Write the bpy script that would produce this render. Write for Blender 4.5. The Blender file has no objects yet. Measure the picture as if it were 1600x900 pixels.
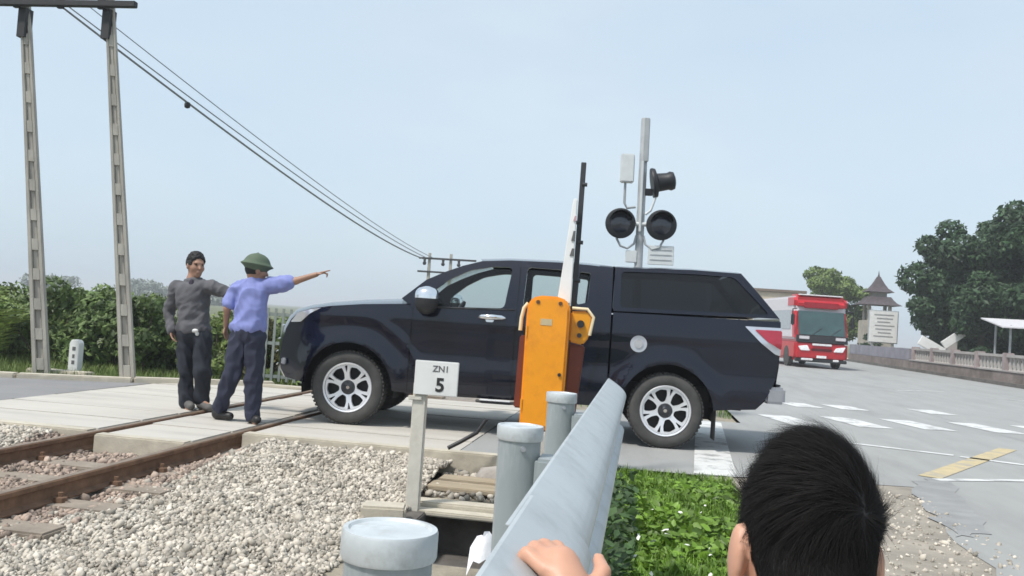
import bpy, bmesh, math, random
import numpy as np
from mathutils import Vector, Matrix
from mathutils.geometry import delaunay_2d_cdt, tessellate_polygon
random.seed(7); rng = np.random.default_rng(11)
R = math.radians
scene = bpy.context.scene
COL = scene.collection

# ------------------------------------------------------------------ camera, sky, sun, exposure
CAM = Vector((0, 0, 1.2)); FPX = 1400.0
YAW, PITCH, ROLL = R(-8.479), R(2.028), R(3.891)
cf = Vector((math.sin(YAW)*math.cos(PITCH), math.cos(YAW)*math.cos(PITCH), math.sin(PITCH)))
cr0 = Vector((math.cos(YAW), -math.sin(YAW), 0)); cu0 = cr0.cross(cf)
cr = cr0*math.cos(ROLL) + cu0*math.sin(ROLL); cu = cu0*math.cos(ROLL) - cr0*math.sin(ROLL)
cam_data = bpy.data.cameras.new('camera'); cam = bpy.data.objects.new('camera', cam_data); COL.objects.link(cam)
cam.matrix_world = Matrix(((cr.x, cu.x, -cf.x, CAM.x), (cr.y, cu.y, -cf.y, CAM.y), (cr.z, cu.z, -cf.z, CAM.z), (0, 0, 0, 1)))
cam_data.sensor_fit = 'HORIZONTAL'; cam_data.sensor_width = 36.0; cam_data.lens = 36.0*FPX/1600.0
cam_data.clip_start = 0.05; cam_data.clip_end = 5000
scene.camera = cam

SUN_EL, SUN_AZ = R(58), R(222)          # azimuth measured clockwise from +Y
world = bpy.data.worlds.new('World'); scene.world = world; world.use_nodes = True
nt = world.node_tree; nt.nodes.clear()
wo = nt.nodes.new('ShaderNodeOutputWorld'); wb = nt.nodes.new('ShaderNodeBackground')
sk = nt.nodes.new('ShaderNodeTexSky'); sk.sky_type = 'NISHITA'; sk.sun_disc = False
sk.sun_elevation = SUN_EL; sk.sun_rotation = SUN_AZ; sk.air_density = 1.0; sk.dust_density = 3.0; sk.ozone_density = 1.0
tcw = nt.nodes.new('ShaderNodeTexCoord')
nz = nt.nodes.new('ShaderNodeTexNoise'); nz.inputs['Scale'].default_value = 1.6; nz.inputs['Detail'].default_value = 5.0; nz.inputs['Roughness'].default_value = .55
mpw = nt.nodes.new('ShaderNodeMapping'); mpw.inputs['Scale'].default_value = (1, 1, 2.6)
nt.links.new(tcw.outputs['Generated'], mpw.inputs['Vector']); nt.links.new(mpw.outputs['Vector'], nz.inputs['Vector'])
crw = nt.nodes.new('ShaderNodeValToRGB')          # thin overcast: pale cloud sheet with soft variation
crw.color_ramp.elements[0].position = .3; crw.color_ramp.elements[0].color = (4.8, 6.15, 7.35, 1)
crw.color_ramp.elements[1].position = .75; crw.color_ramp.elements[1].color = (6.0, 6.9, 7.55, 1)
nt.links.new(nz.outputs['Fac'], crw.inputs['Fac'])
mxw = nt.nodes.new('ShaderNodeMix'); mxw.data_type = 'RGBA'; mxw.inputs['Factor'].default_value = .72
nt.links.new(sk.outputs['Color'], mxw.inputs['A']); nt.links.new(crw.outputs['Color'], mxw.inputs['B'])
nt.links.new(mxw.outputs['Result'], wb.inputs['Color']); wb.inputs['Strength'].default_value = 0.1
nt.links.new(wb.outputs['Background'], wo.inputs['Surface'])

sun_d = bpy.data.lights.new('sun', 'SUN'); sun = bpy.data.objects.new('sun', sun_d); COL.objects.link(sun)
sun_d.energy = 2.6; sun_d.angle = R(6); sun_d.color = (1, .96, .9)
sdir = Vector((math.sin(SUN_AZ)*math.cos(SUN_EL), math.cos(SUN_AZ)*math.cos(SUN_EL), math.sin(SUN_EL)))
sun.rotation_euler = sdir.to_track_quat('Z', 'Y').to_euler(); sun.location = (0, 0, 30)
vs = scene.view_settings; vs.view_transform = 'Standard'; vs.look = 'None'; vs.exposure = 0.5; vs.gamma = 1.0; vs.use_curve_mapping = False
scene.render.film_transparent = False
try: scene.cycles.filter_width = 1.6
except Exception: pass

def at(x, y, Y=None, Z=None):
    """a photograph pixel (1600x900) turned into the point of the place at depth Y or height Z"""
    d = cr*((x-800)/FPX) - cu*((y-450)/FPX) + cf
    t = (Y-CAM.y)/d.y if Z is None else (Z-CAM.z)/d.z
    return CAM + d*t

# ------------------------------------------------------------------ helpers
def link(o): COL.objects.link(o); return o
def tag(o, label=None, cat=None, group=None, kind=None):
    if label: o['label'] = label
    if cat: o['category'] = cat
    if group: o['group'] = group
    if kind: o['kind'] = kind
    return o
def thing(name, label, cat, loc=(0, 0, 0), rot=(0, 0, 0), group=None):
    o = link(bpy.data.objects.new(name, None)); o.location = loc; o.rotation_euler = rot
    o.empty_display_size = .2
    return tag(o, label, cat, group)
def copy_tree(o, parent=None):
    c = o.copy(); link(c); c.parent = parent
    for ch in list(o.children): copy_tree(ch, c)
    return c

class MB:
    def __init__(s): s.v = []; s.f = []
    def add(s, vs_, fs):
        b = len(s.v); s.v += [tuple(p) for p in vs_]; s.f += [tuple(b+i for i in f) for f in fs]; return s
    def box(s, c, d, M=None):
        x, y, z = [k/2 for k in d]; c = Vector(c)
        P = [Vector(p) for p in ((-x,-y,-z),(x,-y,-z),(x,y,-z),(-x,y,-z),(-x,-y,z),(x,-y,z),(x,y,z),(-x,y,z))]
        P = [(M @ p if M else p) + c for p in P]
        return s.add(P, [(3,2,1,0),(4,5,6,7),(0,1,5,4),(1,2,6,5),(2,3,7,6),(3,0,4,7)])
    def hexa(s, P):   # 8 corners: bottom 4 ccw, top 4 ccw
        return s.add(P, [(3,2,1,0),(4,5,6,7),(0,1,5,4),(1,2,6,5),(2,3,7,6),(3,0,4,7)])
    def path(s, pts, r, n=10, caps=True, flat=1.0):
        pts = [Vector(p) for p in pts]; k = len(pts); rs = r if isinstance(r, (list, tuple)) else [r]*k
        T = [(pts[min(i+1, k-1)]-pts[max(i-1, 0)]).normalized() for i in range(k)]
        a = Vector((0, 0, 1)) if abs(T[0].z) < .9 else Vector((1, 0, 0)); N = (a - T[0]*a.dot(T[0])).normalized()
        V = []
        for i in range(k):
            N = (N - T[i]*N.dot(T[i])).normalized(); B = T[i].cross(N)
            for j in range(n):
                t = 2*math.pi*j/n; V.append(pts[i] + (N*math.cos(t)*flat + B*math.sin(t))*rs[i])
        F = [(i*n+j, i*n+(j+1) % n, (i+1)*n+(j+1) % n, (i+1)*n+j) for i in range(k-1) for j in range(n)]
        if caps: F += [tuple(range(n-1, -1, -1)), tuple((k-1)*n+j for j in range(n))]
        return s.add(V, F)
    def tube(s, a, b, r0, r1=None, n=12): return s.path([a, b], [r0, r0 if r1 is None else r1], n)
    def lathe(s, prof, n=24, M=None, closed=False):
        V = []; k = len(prof)
        for r, z in prof:
            for j in range(n):
                t = 2*math.pi*j/n; p = Vector((r*math.cos(t), r*math.sin(t), z)); V.append(M @ p if M else p)
        F = [(i*n+j, i*n+(j+1) % n, ((i+1) % k)*n+(j+1) % n, ((i+1) % k)*n+j) for i in range(k if closed else k-1) for j in range(n)]
        if not closed: F += [tuple(range(n-1, -1, -1)), tuple((k-1)*n+j for j in range(n))]
        return s.add(V, F)
    def prism(s, poly, z0, z1, M=None):
        n = len(poly); V = [Vector((p[0], p[1], z)) for z in (z0, z1) for p in poly]
        if M: V = [M @ p for p in V]
        return s.add(V, [tuple(range(n-1, -1, -1)), tuple(range(n, 2*n))] + [(i, (i+1) % n, n+(i+1) % n, n+i) for i in range(n)])
    def grid(s, G):
        k = len(G); n = len(G[0])
        return s.add([p for row in G for p in row], [(i*n+j, i*n+j+1, (i+1)*n+j+1, (i+1)*n+j) for i in range(k-1) for j in range(n-1)])
    def build(s, name, mat=None, parent=None, smooth=35, bevel=0, seg=2, loc=None):
        me = bpy.data.meshes.new(name); me.from_pydata(s.v, [], s.f)
        if bevel:
            bm = bmesh.new(); bm.from_mesh(me)
            ed = [e for e in bm.edges if len(e.link_faces) == 2 and e.calc_face_angle(0) > .5]
            bmesh.ops.bevel(bm, geom=ed, offset=bevel, segments=(seg if bevel < .08 else 5), affect='EDGES', clamp_overlap=True)
            bm.to_mesh(me); bm.free()
        return mesh_obj(name, me, mat, parent, smooth, loc)
def mesh_obj(name, me, mat=None, parent=None, smooth=35, loc=None):
    me.validate(verbose=False)
    if smooth:
        me.polygons.foreach_set('use_smooth', [True]*len(me.polygons))
        if smooth < 180: me.set_sharp_from_angle(angle=R(smooth))
    o = link(bpy.data.objects.new(name, me))
    if mat: me.materials.append(mat)
    if parent: o.parent = parent
    if loc is not None: o.location = loc
    return o
def np_mesh(name, V, F, mat=None, parent=None, smooth=0):
    V = np.asarray(V, np.float32); F = np.asarray(F, np.int32); k = F.shape[1]
    me = bpy.data.meshes.new(name); me.vertices.add(len(V)); me.vertices.foreach_set('co', V.ravel())
    me.loops.add(F.size); me.loops.foreach_set('vertex_index', F.ravel())
    me.polygons.add(len(F)); me.polygons.foreach_set('loop_start', np.arange(0, F.size, k, dtype=np.int32))
    me.polygons.foreach_set('loop_total', np.full(len(F), k, np.int32)); me.update(calc_edges=True)
    if smooth: me.polygons.foreach_set('use_smooth', np.ones(len(F), bool))
    o = link(bpy.data.objects.new(name, me))
    if mat: me.materials.append(mat)
    if parent: o.parent = parent
    return o

# ------------------------------------------------------------------ materials
MATS = {}
def mat(name, col, rough=.6, metal=0.0, var=.12, scale=8.0, bump=0.0, bscale=None, col2=None, coat=0.0, island=0.0, detail=6.0, stretch=None, spec=.5, sss=0.0, trans=0.0, dirt=None):
    if name in MATS: return MATS[name]
    m = bpy.data.materials.new(name); m.use_nodes = True; n = m.node_tree; N = n.nodes; L = n.links
    b = N['Principled BSDF']; b.inputs['Roughness'].default_value = rough; b.inputs['Metallic'].default_value = metal
    b.inputs['Coat Weight'].default_value = coat; b.inputs['Coat Roughness'].default_value = .04; b.inputs['Specular IOR Level'].default_value = spec
    if sss: b.inputs['Subsurface Weight'].default_value = sss; b.inputs['Subsurface Radius'].default_value = (.012, .005, .003)
    tc = N.new('ShaderNodeTexCoord'); mp = N.new('ShaderNodeMapping'); L.new(tc.outputs['Object'], mp.inputs['Vector'])
    if stretch: mp.inputs['Scale'].default_value = stretch
    t = N.new('ShaderNodeTexNoise'); t.inputs['Scale'].default_value = scale; t.inputs['Detail'].default_value = detail; t.inputs['Roughness'].default_value = .6
    L.new(mp.outputs['Vector'], t.inputs['Vector'])
    c1 = tuple(max(0, k*(1-var)) for k in col[:3]); c2 = tuple(min(1, k*(1+var)) for k in (col2 or col)[:3])
    r = N.new('ShaderNodeValToRGB'); r.color_ramp.elements[0].position = .32; r.color_ramp.elements[1].position = .68
    r.color_ramp.elements[0].color = (*c1, 1); r.color_ramp.elements[1].color = (*c2, 1); L.new(t.outputs['Fac'], r.inputs['Fac'])
    out = r.outputs['Color']
    if dirt:                                   # (colour, scale, amount): worn / dirty blotches
        t3 = N.new('ShaderNodeTexNoise'); t3.inputs['Scale'].default_value = dirt[1]; t3.inputs['Detail'].default_value = 8; t3.inputs['Roughness'].default_value = .68
        L.new(mp.outputs['Vector'], t3.inputs['Vector'])
        r3 = N.new('ShaderNodeMapRange'); r3.inputs['From Min'].default_value = .5; r3.inputs['From Max'].default_value = .72; r3.inputs['To Max'].default_value = dirt[2]
        L.new(t3.outputs['Fac'], r3.inputs['Value'])
        x3 = N.new('ShaderNodeMix'); x3.data_type = 'RGBA'; x3.inputs['B'].default_value = (*dirt[0], 1)
        L.new(r3.outputs['Result'], x3.inputs['Factor']); L.new(out, x3.inputs['A']); out = x3.outputs['Result']
    if island:
        g = N.new('ShaderNodeNewGeometry'); h = N.new('ShaderNodeMapRange'); h.inputs['To Min'].default_value = 1-island; h.inputs['To Max'].default_value = 1+island
        L.new(g.outputs['Random Per Island'], h.inputs['Value'])
        x = N.new('ShaderNodeMix'); x.data_type = 'RGBA'; x.blend_type = 'MULTIPLY'; x.inputs['Factor'].default_value = 1
        L.new(out, x.inputs['A']); L.new(h.outputs['Result'], x.inputs['B']); out = x.outputs['Result']
    L.new(out, b.inputs['Base Color'])
    if bump:
        t2 = N.new('ShaderNodeTexNoise'); t2.inputs['Scale'].default_value = bscale or scale*4; t2.inputs['Detail'].default_value = 8
        L.new(mp.outputs['Vector'], t2.inputs['Vector'])
        bp = N.new('ShaderNodeBump'); bp.inputs['Strength'].default_value = bump; bp.inputs['Distance'].default_value = .35/(bscale or scale*4)
        L.new(t2.outputs['Fac'], bp.inputs['Height']); L.new(bp.outputs['Normal'], b.inputs['Normal'])
    if trans:                                  # leaves let light through
        tr = N.new('ShaderNodeBsdfTranslucent'); L.new(out, tr.inputs['Color']); ms = N.new('ShaderNodeMixShader'); ms.inputs['Fac'].default_value = trans
        L.new(b.outputs['BSDF'], ms.inputs[1]); L.new(tr.outputs['BSDF'], ms.inputs[2]); L.new(ms.outputs['Shader'], N['Material Output'].inputs['Surface'])
    MATS[name] = m; return m
def glass(name, tint, ior=1.5, rough=0.0):
    if name in MATS: return MATS[name]
    m = bpy.data.materials.new(name); m.use_nodes = True; n = m.node_tree; N = n.nodes; L = n.links; N.clear()
    o = N.new('ShaderNodeOutputMaterial'); t = N.new('ShaderNodeBsdfTransparent'); g = N.new('ShaderNodeBsdfGlossy'); x = N.new('ShaderNodeMixShader'); f = N.new('ShaderNodeFresnel')
    t.inputs['Color'].default_value = (*tint, 1); g.inputs['Roughness'].default_value = rough; f.inputs['IOR'].default_value = ior
    L.new(f.outputs['Fac'], x.inputs['Fac']); L.new(t.outputs['BSDF'], x.inputs[1]); L.new(g.outputs['BSDF'], x.inputs[2]); L.new(x.outputs['Shader'], o.inputs['Surface'])
    MATS[name] = m; return m

def text_mesh(body, size, name, m, parent, M, bold=0.0):
    cu_ = bpy.data.curves.new('tmp', 'FONT'); cu_.body = body; cu_.size = size; cu_.align_x = 'CENTER'; cu_.align_y = 'CENTER'; cu_.extrude = .001; cu_.offset = bold
    ob = bpy.data.objects.new('tmp', cu_); link(ob)
    dg = bpy.context.evaluated_depsgraph_get(); dg.update(); me = bpy.data.meshes.new_from_object(ob.evaluated_get(dg)); me.transform(M)
    bpy.data.objects.remove(ob); bpy.data.curves.remove(cu_); me.materials.clear()
    return mesh_obj(name, me, m, parent, 0)

# ------------------------------------------------------------------ smooth-union bodies
def sdf_mesh(prims, h, pad=.03):
    """prims: ('c', a, b, ra, rb, k) rounded cones, ('e', centre, radii, k[, rot]) ellipsoids, k<0 subtracts"""
    import openvdb
    lo = np.full(3, 1e9); hi = -lo
    for p in prims:
        if p[0] == 'c':
            for c, r in ((p[1], p[3]), (p[2], p[4])): lo = np.minimum(lo, np.array(c)-r); hi = np.maximum(hi, np.array(c)+r)
        elif p[3] > 0: m = max(p[2]); lo = np.minimum(lo, np.array(p[1])-m); hi = np.maximum(hi, np.array(p[1])+m)
    lo -= pad; hi += pad; n = np.ceil((hi-lo)/h).astype(int)+1
    D = np.full(n, .5, np.float32); ax = [lo[i]+h*np.arange(n[i]) for i in range(3)]
    for p in prims:
        if p[0] == 'c': a, b, ra, rb, k = np.array(p[1], float), np.array(p[2], float), p[3], p[4], p[5]; bl = np.minimum(a-ra, b-rb); bh = np.maximum(a+ra, b+rb)
        else: c, rad, k = np.array(p[1], float), np.array(p[2], float), p[3]; bl = c-max(rad); bh = c+max(rad)
        ak = abs(k); i0 = np.maximum(((bl-ak-.03-lo)/h).astype(int), 0); i1 = np.minimum(((bh+ak+.03-lo)/h).astype(int)+2, n)
        if np.any(i1 <= i0): continue
        X, Y, Z = np.meshgrid(ax[0][i0[0]:i1[0]], ax[1][i0[1]:i1[1]], ax[2][i0[2]:i1[2]], indexing='ij')
        if p[0] == 'c':
            ba = b-a; L2 = max(ba@ba, 1e-9); t = np.clip(((X-a[0])*ba[0]+(Y-a[1])*ba[1]+(Z-a[2])*ba[2])/L2, 0, 1)
            d = np.sqrt((X-a[0]-t*ba[0])**2+(Y-a[1]-t*ba[1])**2+(Z-a[2]-t*ba[2])**2)-(ra+(rb-ra)*t)
        else:
            P = np.stack([X-c[0], Y-c[1], Z-c[2]], -1)
            if len(p) > 4: P = P @ np.array(p[4])
            k0 = np.sqrt(((P/rad)**2).sum(-1)); k1 = np.sqrt(((P/rad**2)**2).sum(-1)); d = k0*(k0-1)/np.maximum(k1, 1e-6)
        S = D[i0[0]:i1[0], i0[1]:i1[1], i0[2]:i1[2]]
        if k > 0: hh = np.maximum(k-np.abs(S-d), 0)/k; S[...] = np.minimum(S, d)-hh*hh*k*.25
        else: d = -d; hh = np.maximum(ak-np.abs(S-d), 0)/ak; S[...] = np.maximum(S, d)+hh*hh*ak*.25
    g = openvdb.FloatGrid(3*h); g.copyFromArray(np.clip(D, -3*h, 3*h)); P, Q = g.convertToQuads(isovalue=0.0)
    V = P*h+lo; Q = np.asarray(Q, np.int32)
    a, b, c = V[Q[:, 0]], V[Q[:, 1]], V[Q[:, 2]]
    if (np.cross(a, b)*c).sum() < 0: Q = Q[:, ::-1]
    return np.asarray(V, np.float64), Q
def vnoise(P, s, seed=0):
    r = np.random.default_rng(seed); o = np.zeros(len(P))
    for _ in range(7):
        w = r.normal(size=3)*s; o += np.sin(P@w+r.uniform(0, 6.28))
    return o/7
def vnormals(V, Q):
    n = np.cross(V[Q[:, 2]]-V[Q[:, 0]], V[Q[:, 3]]-V[Q[:, 1]]) if Q.shape[1] == 4 else np.cross(V[Q[:, 1]]-V[Q[:, 0]], V[Q[:, 2]]-V[Q[:, 0]])
    N = np.zeros_like(V)
    for i in range(Q.shape[1]): np.add.at(N, Q[:, i], n)
    return N/np.maximum(np.linalg.norm(N, axis=1), 1e-9)[:, None]
# ------------------------------------------------------------------ the setting: ground, road, shoulder, crossing, ballast
m_asph = mat('asphalt', (.31, .31, .30), .9, var=.08, scale=1.7, bump=.35, bscale=90, detail=10, stretch=(1.6, .35, 1), dirt=((.22, .215, .21), .55, .6))
m_asph2 = mat('old_asphalt', (.22, .215, .215), .92, var=.12, scale=1.1, bump=.4, bscale=80, detail=9, dirt=((.3, .28, .25), .5, .5))
m_dirt = mat('dirt', (.30, .265, .22), .95, var=.22, scale=3.2, bump=.8, bscale=45, detail=10, dirt=((.2, .19, .17), 1.2, .7))
m_soil = mat('soil', (.27, .235, .18), .95, var=.25, scale=5, bump=.8, bscale=40, detail=10)
m_earth = mat('earth', (.12, .13, .06), .95, var=.3, scale=.6, bump=.5, bscale=8)
m_conc = mat('concrete', (.50, .47, .42), .88, var=.10, scale=2.2, bump=.3, bscale=60, stretch=(.5, 3.2, 1), detail=9, dirt=((.27, .25, .225), 1.1, .6))
m_kerb = mat('kerb_concrete', (.50, .455, .37), .9, var=.14, scale=6, bump=.4, bscale=60, dirt=((.3, .26, .2), 2.5, .6))
m_white = mat('road_paint', (.62, .62, .60), .75, var=.08, scale=6, dirt=((.30, .30, .295), 3.5, 1.5), bump=.2, bscale=90)
m_yellow = mat('yellow_paint', (.50, .41, .24), .8, var=.1, scale=6, dirt=((.32, .30, .27), 4, 1.5), bump=.2, bscale=90)
m_ballast = mat('ballast_bed', (.26, .225, .19), .95, var=.3, scale=26, bump=1.0, bscale=30)

def sheet(name, poly, z, m, kind='structure', parent=None):
    P = [Vector((x, y, 0)) for x, y in poly]; T = [t for t in tessellate_polygon([P])]
    T = [t if (P[t[1]]-P[t[0]]).cross(P[t[2]]-P[t[0]]).z > 0 else t[::-1] for t in T]
    me = bpy.data.meshes.new(name); me.from_pydata([(x, y, z) for x, y in poly], [], T); o = mesh_obj(name, me, m, parent, 0)
    if kind: o['kind'] = kind
    return o
def wob(a, b, n, amp, seed=0):
    r = random.Random(seed); return [(a[0]+(b[0]-a[0])*i/n+(r.uniform(-amp, amp) if 0 < i < n else 0), a[1]+(b[1]-a[1])*i/n+(r.uniform(-amp, amp) if 0 < i < n else 0)) for i in range(n+1)]

tag(sheet('ground', [(-1500, -60), (1500, -60), (1500, 2500), (-1500, 2500)], -.55, m_earth), 'dark earthy ground reaching to the horizon')
road = sheet('road', [(13.4, -8), (13.4, 600), (1.4, 600), (1.4, 12.7), (-1.55, 12.7), (-1.55, 7.75)] + wob((.6, 7.78), (2.42, 8.2), 5, .04, 1) + wob((2.42, 8.2), (2.05, 6.3), 7, .06, 2)[1:] + wob((2.05, 6.3), (1.98, 4.6), 6, .05, 3)[1:] + [(1.9, -8)], 0, m_asph)
sheet('road_shoulder', [(.55, -8), (2.6, -8), (2.6, 8.3), (.55, 7.76)], -.004, m_dirt)
sheet('verge', [(-.42, -8), (.62, -8), (.62, 7.76), (-.42, 7.76)], -.03, m_soil)
sheet('side_road', [(-30, 7.25), (-6.66, 7.25), (-6.66, 11.6), (-8.6, 10.9), (-30, 10.2)], -.012, m_asph2)
sheet('track_verge', [(-1.55, 12.72), (1.38, 12.72), (1.38, 300), (-1.55, 300)], -.03, m_soil)
sheet('embankment', [(-40, 10.6), (-9, 10.9), (-6.6, 12.2), (-5.6, 12.9), (-5.6, 200), (-40, 200)], -.10, m_earth)
sheet('footpath', [(13.4, -8), (16.2, -8), (16.2, 600), (13.4, 600)], -.006, m_conc)
# painted markings, laid on the asphalt
def mark(poly, m=m_white): o = sheet('marking', poly, .005, m, None, road); return o
def quad(cx, cy, lx, ly, a=0):
    c, s = math.cos(a), math.sin(a); return [(cx+u*lx/2*c-v*ly/2*s, cy+u*lx/2*s+v*ly/2*c) for u, v in ((-1, -1), (1, -1), (1, 1), (-1, 1))]
mark([(.50, 7.82), (.86, 7.82), (1.12, 12.5), (.78, 12.5)])
for px, py in ((1235, 657), (1335, 660), (1432, 664), (1540, 669), (1640, 674)):
    g = at(px, py, Z=0); mark(quad(g.x, g.y, .52, 1.35, R(14)))
for px, py in ((1320, 637), (1455, 644), (1250, 633)):
    g = at(px, py, Z=0); mark(quad(g.x, g.y, .55, .9, R(14)))
def strip(a, b, w, m=m_white):
    a, b = at(*a, Z=0), at(*b, Z=0); d = Vector((b.x-a.x, b.y-a.y)).normalized(); n = Vector((-d.y, d.x))*w/2
    mark([(a.x-n.x, a.y-n.y), (b.x-n.x, b.y-n.y), (b.x+n.x, b.y+n.y), (a.x+n.x, a.y+n.y)], m)
strip((1290, 688), (1490, 712), .13); strip((1500, 714), (1640, 732), .13); strip((1452, 746), (1575, 702), .2, m_yellow)
strip((1462, 750), (1640, 752), .11); strip((1400, 610), (1475, 612), .12); strip((1540, 622), (1620, 628), .12)

# darker repair patch and thin cracks in the asphalt
m_patch = mat('asphalt_patch', (.265, .265, .262), .92, var=.15, scale=3, bump=.4, bscale=80)
pp = [at(px, py, Z=0) for px, py in ((1385, 752), (1440, 748), (1478, 800), (1500, 838), (1440, 842), (1400, 800))]
sheet('patch', [q for a, b in zip(pp, pp[1:]+pp[:1]) for q in wob((a.x+.25, a.y+.15), (b.x+.25, b.y+.15), 6, .05, int(a.x*99))[:-1]], .004, m_patch, None, road)
def crack(pts, w, seed):
    r = random.Random(seed); P = []
    for (ax, ay), (bx_, by_) in zip(pts, pts[1:]):
        for i in range(8): t = i/8; P.append((ax+(bx_-ax)*t+r.uniform(-.05, .05), ay+(by_-ay)*t+r.uniform(-.05, .05)))
    L_ = [(x-w*r.uniform(.3, 1), y) for x, y in P]; R_ = [(x+w*r.uniform(.3, 1), y) for x, y in P]
    sheet('crack', L_+R_[::-1], .0035, mat('crack_filler', (.2, .197, .19), .95), None, road)
crack([(4.9, 9.0), (5.3, 13), (5.2, 19)], .004, 2)

# railway: rails on sleepers, one thing
m_rail = mat('rail_rust', (.20, .115, .07), .8, var=.3, scale=9, bump=.3, bscale=40, metal=.25)
m_railtop = mat('rail_head', (.34, .25, .18), .45, var=.2, scale=14, metal=.6)
m_sleeper = mat('sleeper', (.27, .225, .18), .92, var=.2, scale=6, bump=.5, bscale=40)
XN, XF = -3.615, -4.615
track = thing('railway_track', 'rusty metre-gauge railway track running past the crossing', 'railway track', (0, 0, 0))
PR = [(-.055, -.135), (.055, -.135), (.055, -.124), (.012, -.108), (.008, -.045), (.031, -.034), (.033, -.006), (.026, 0), (-.026, 0), (-.033, -.006), (-.031, -.034), (-.008, -.045), (-.012, -.108), (-.055, -.124)]
for X in (XN, XF):
    mb = MB(); ys = [-3, 2, 5, 7, 9, 12, 20, 50, 160]; n = len(PR)
    for y in ys: mb.v += [(X+a, y, b) for a, b in PR]
    mb.f += [(i*n+j, i*n+(j+1) % n, (i+1)*n+(j+1) % n, (i+1)*n+j) for i in range(len(ys)-1) for j in range(n)]
    rl = mb.build('rail', m_rail, track, 25)
    mt = MB(); mt.box((X, 78.5, .0015), (.05, 163, .003)); mt.build('running_surface', m_railtop, rl, 0)
sl = MB().box((XN/2+XF/2, 0, -.175), (1.95, .23, .09)).build('sleeper', m_sleeper, track, 30, .012); sl.location.y = .3
slm = sl.data; clip = MB(); clip.lathe([(0, -.13), (.045, -.13), (.04, -.10), (.016, -.095), (.016, -.07), (0, -.068)], 8); clo = clip.build('rail_clip', m_rail, sl, 30); clo.location.x = XN+.075
for dx in (XN-.075, XF+.075, XF-.075): c2 = clo.copy(); link(c2); c2.location.x = dx
ks = [1.0, 1.6, 2.2, 2.8, 3.4, 4.0, 4.6, 5.2, 5.8, 6.4] + [13.2+.6*i for i in range(14)]
for y in ks:
    c = copy_tree(sl, track); c.location.y = y

# level crossing of concrete slabs
cross = tag(thing('level_crossing', 'pale concrete slab level crossing under the pickup', None), None); cross['kind'] = 'structure'
def slab(x0, x1, y0, y1, m=m_conc, zt=0, th=.16, name='slab', bv=.012, tilt=.004, skew=0.0):
    r = random.uniform(-tilt, tilt); mb = MB()
    mb.hexa([(x0, y0, zt-th), (x1, y0+skew, zt-th), (x1, y1+skew, zt-th), (x0, y1, zt-th), (x0, y0, zt+r), (x1, y0+skew, zt-r), (x1, y1+skew, zt-r), (x0, y1, zt+r)])
    return mb.build(name, m, cross, 30, bv)
def row(x0, x1, ya, yb, n):
    st = (yb-ya)/n
    for i in range(n): slab(x0, x1, ya+i*st+.006, ya+(i+1)*st-.006, zt=-.006+random.uniform(-.004, .004))
row(-6.64, -4.70, 7.36, 12.3, 7); row(-4.525, -3.70, 7.16, 12.4, 7); row(-3.535, -1.56, 7.90, 12.6, 7)
slab(-6.64, -4.70, 7.20, 7.35, m_kerb, .0, .2, 'edge_beam'); slab(-4.525, -3.70, 7.02, 7.15, m_kerb, .0, .2, 'edge_beam'); slab(-3.535, -.55, 7.74, 7.89, m_kerb, .012, .2, 'edge_beam'); slab(-6.64, -4.70, 12.31, 12.5, m_kerb, .03, .2, 'edge_beam')

# ballast: shaped bed plus loose stones
def zb(x, y):
    z = -.155 + 0*x
    z = np.where(x > -3.0, -.155-.06*np.clip((x+3.0)/1.8, 0, 1)**1.2, z); z = np.where(x < -5.4, -.155-.10*np.clip((-5.4-x)/2, 0, 1), z)
    t = np.clip((y-5.9)/1.6, 0, 1); t = t*t*(3-2*t); z = z + .125*t*np.where((x > -3.5) & (y < 9), np.clip((x+3.5)/.3, 0, 1), np.where((x < -4.75) & (y < 9), np.clip((-4.75-x)/.3, 0, 1), 0))
    return z + .012*np.sin(x*3.1+y*1.7)+.01*np.sin(x*5.3-y*4.1+1)+.008*np.sin(y*7.3+x)
def bed(x0, x1, y0, y1, nx, ny, name):
    xs = np.linspace(x0, x1, nx); ys = np.linspace(y0, y1, ny); X, Y = np.meshgrid(xs, ys, indexing='ij'); Z = zb(X, Y)
    i, j = np.meshgrid(np.arange(nx-1), np.arange(ny-1), indexing='ij'); a = (i*ny+j).ravel(); F = np.stack([a, a+ny, a+ny+1, a+1], 1)
    o = np_mesh(name, np.stack([X, Y, Z], -1).reshape(-1, 3), F, m_ballast, None, 1); o['kind'] = 'structure'; return o
bed(-9.5, -1.60, -3, 7.85, 60, 80, 'ballast_bed'); bed(-9.5, -1.5, 12.5, 200, 40, 60, 'ballast_bed')
sheet('trackside_soil', [(-1.62, 6.60), (-.40, 6.60), (-.40, 7.75), (-1.62, 7.75)], -.185, m_soil); sheet('trackside_soil', [(-1.62, -3), (-.40, -3), (-.40, 5.02), (-1.62, 5.02)], -.21, m_soil)
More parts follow.
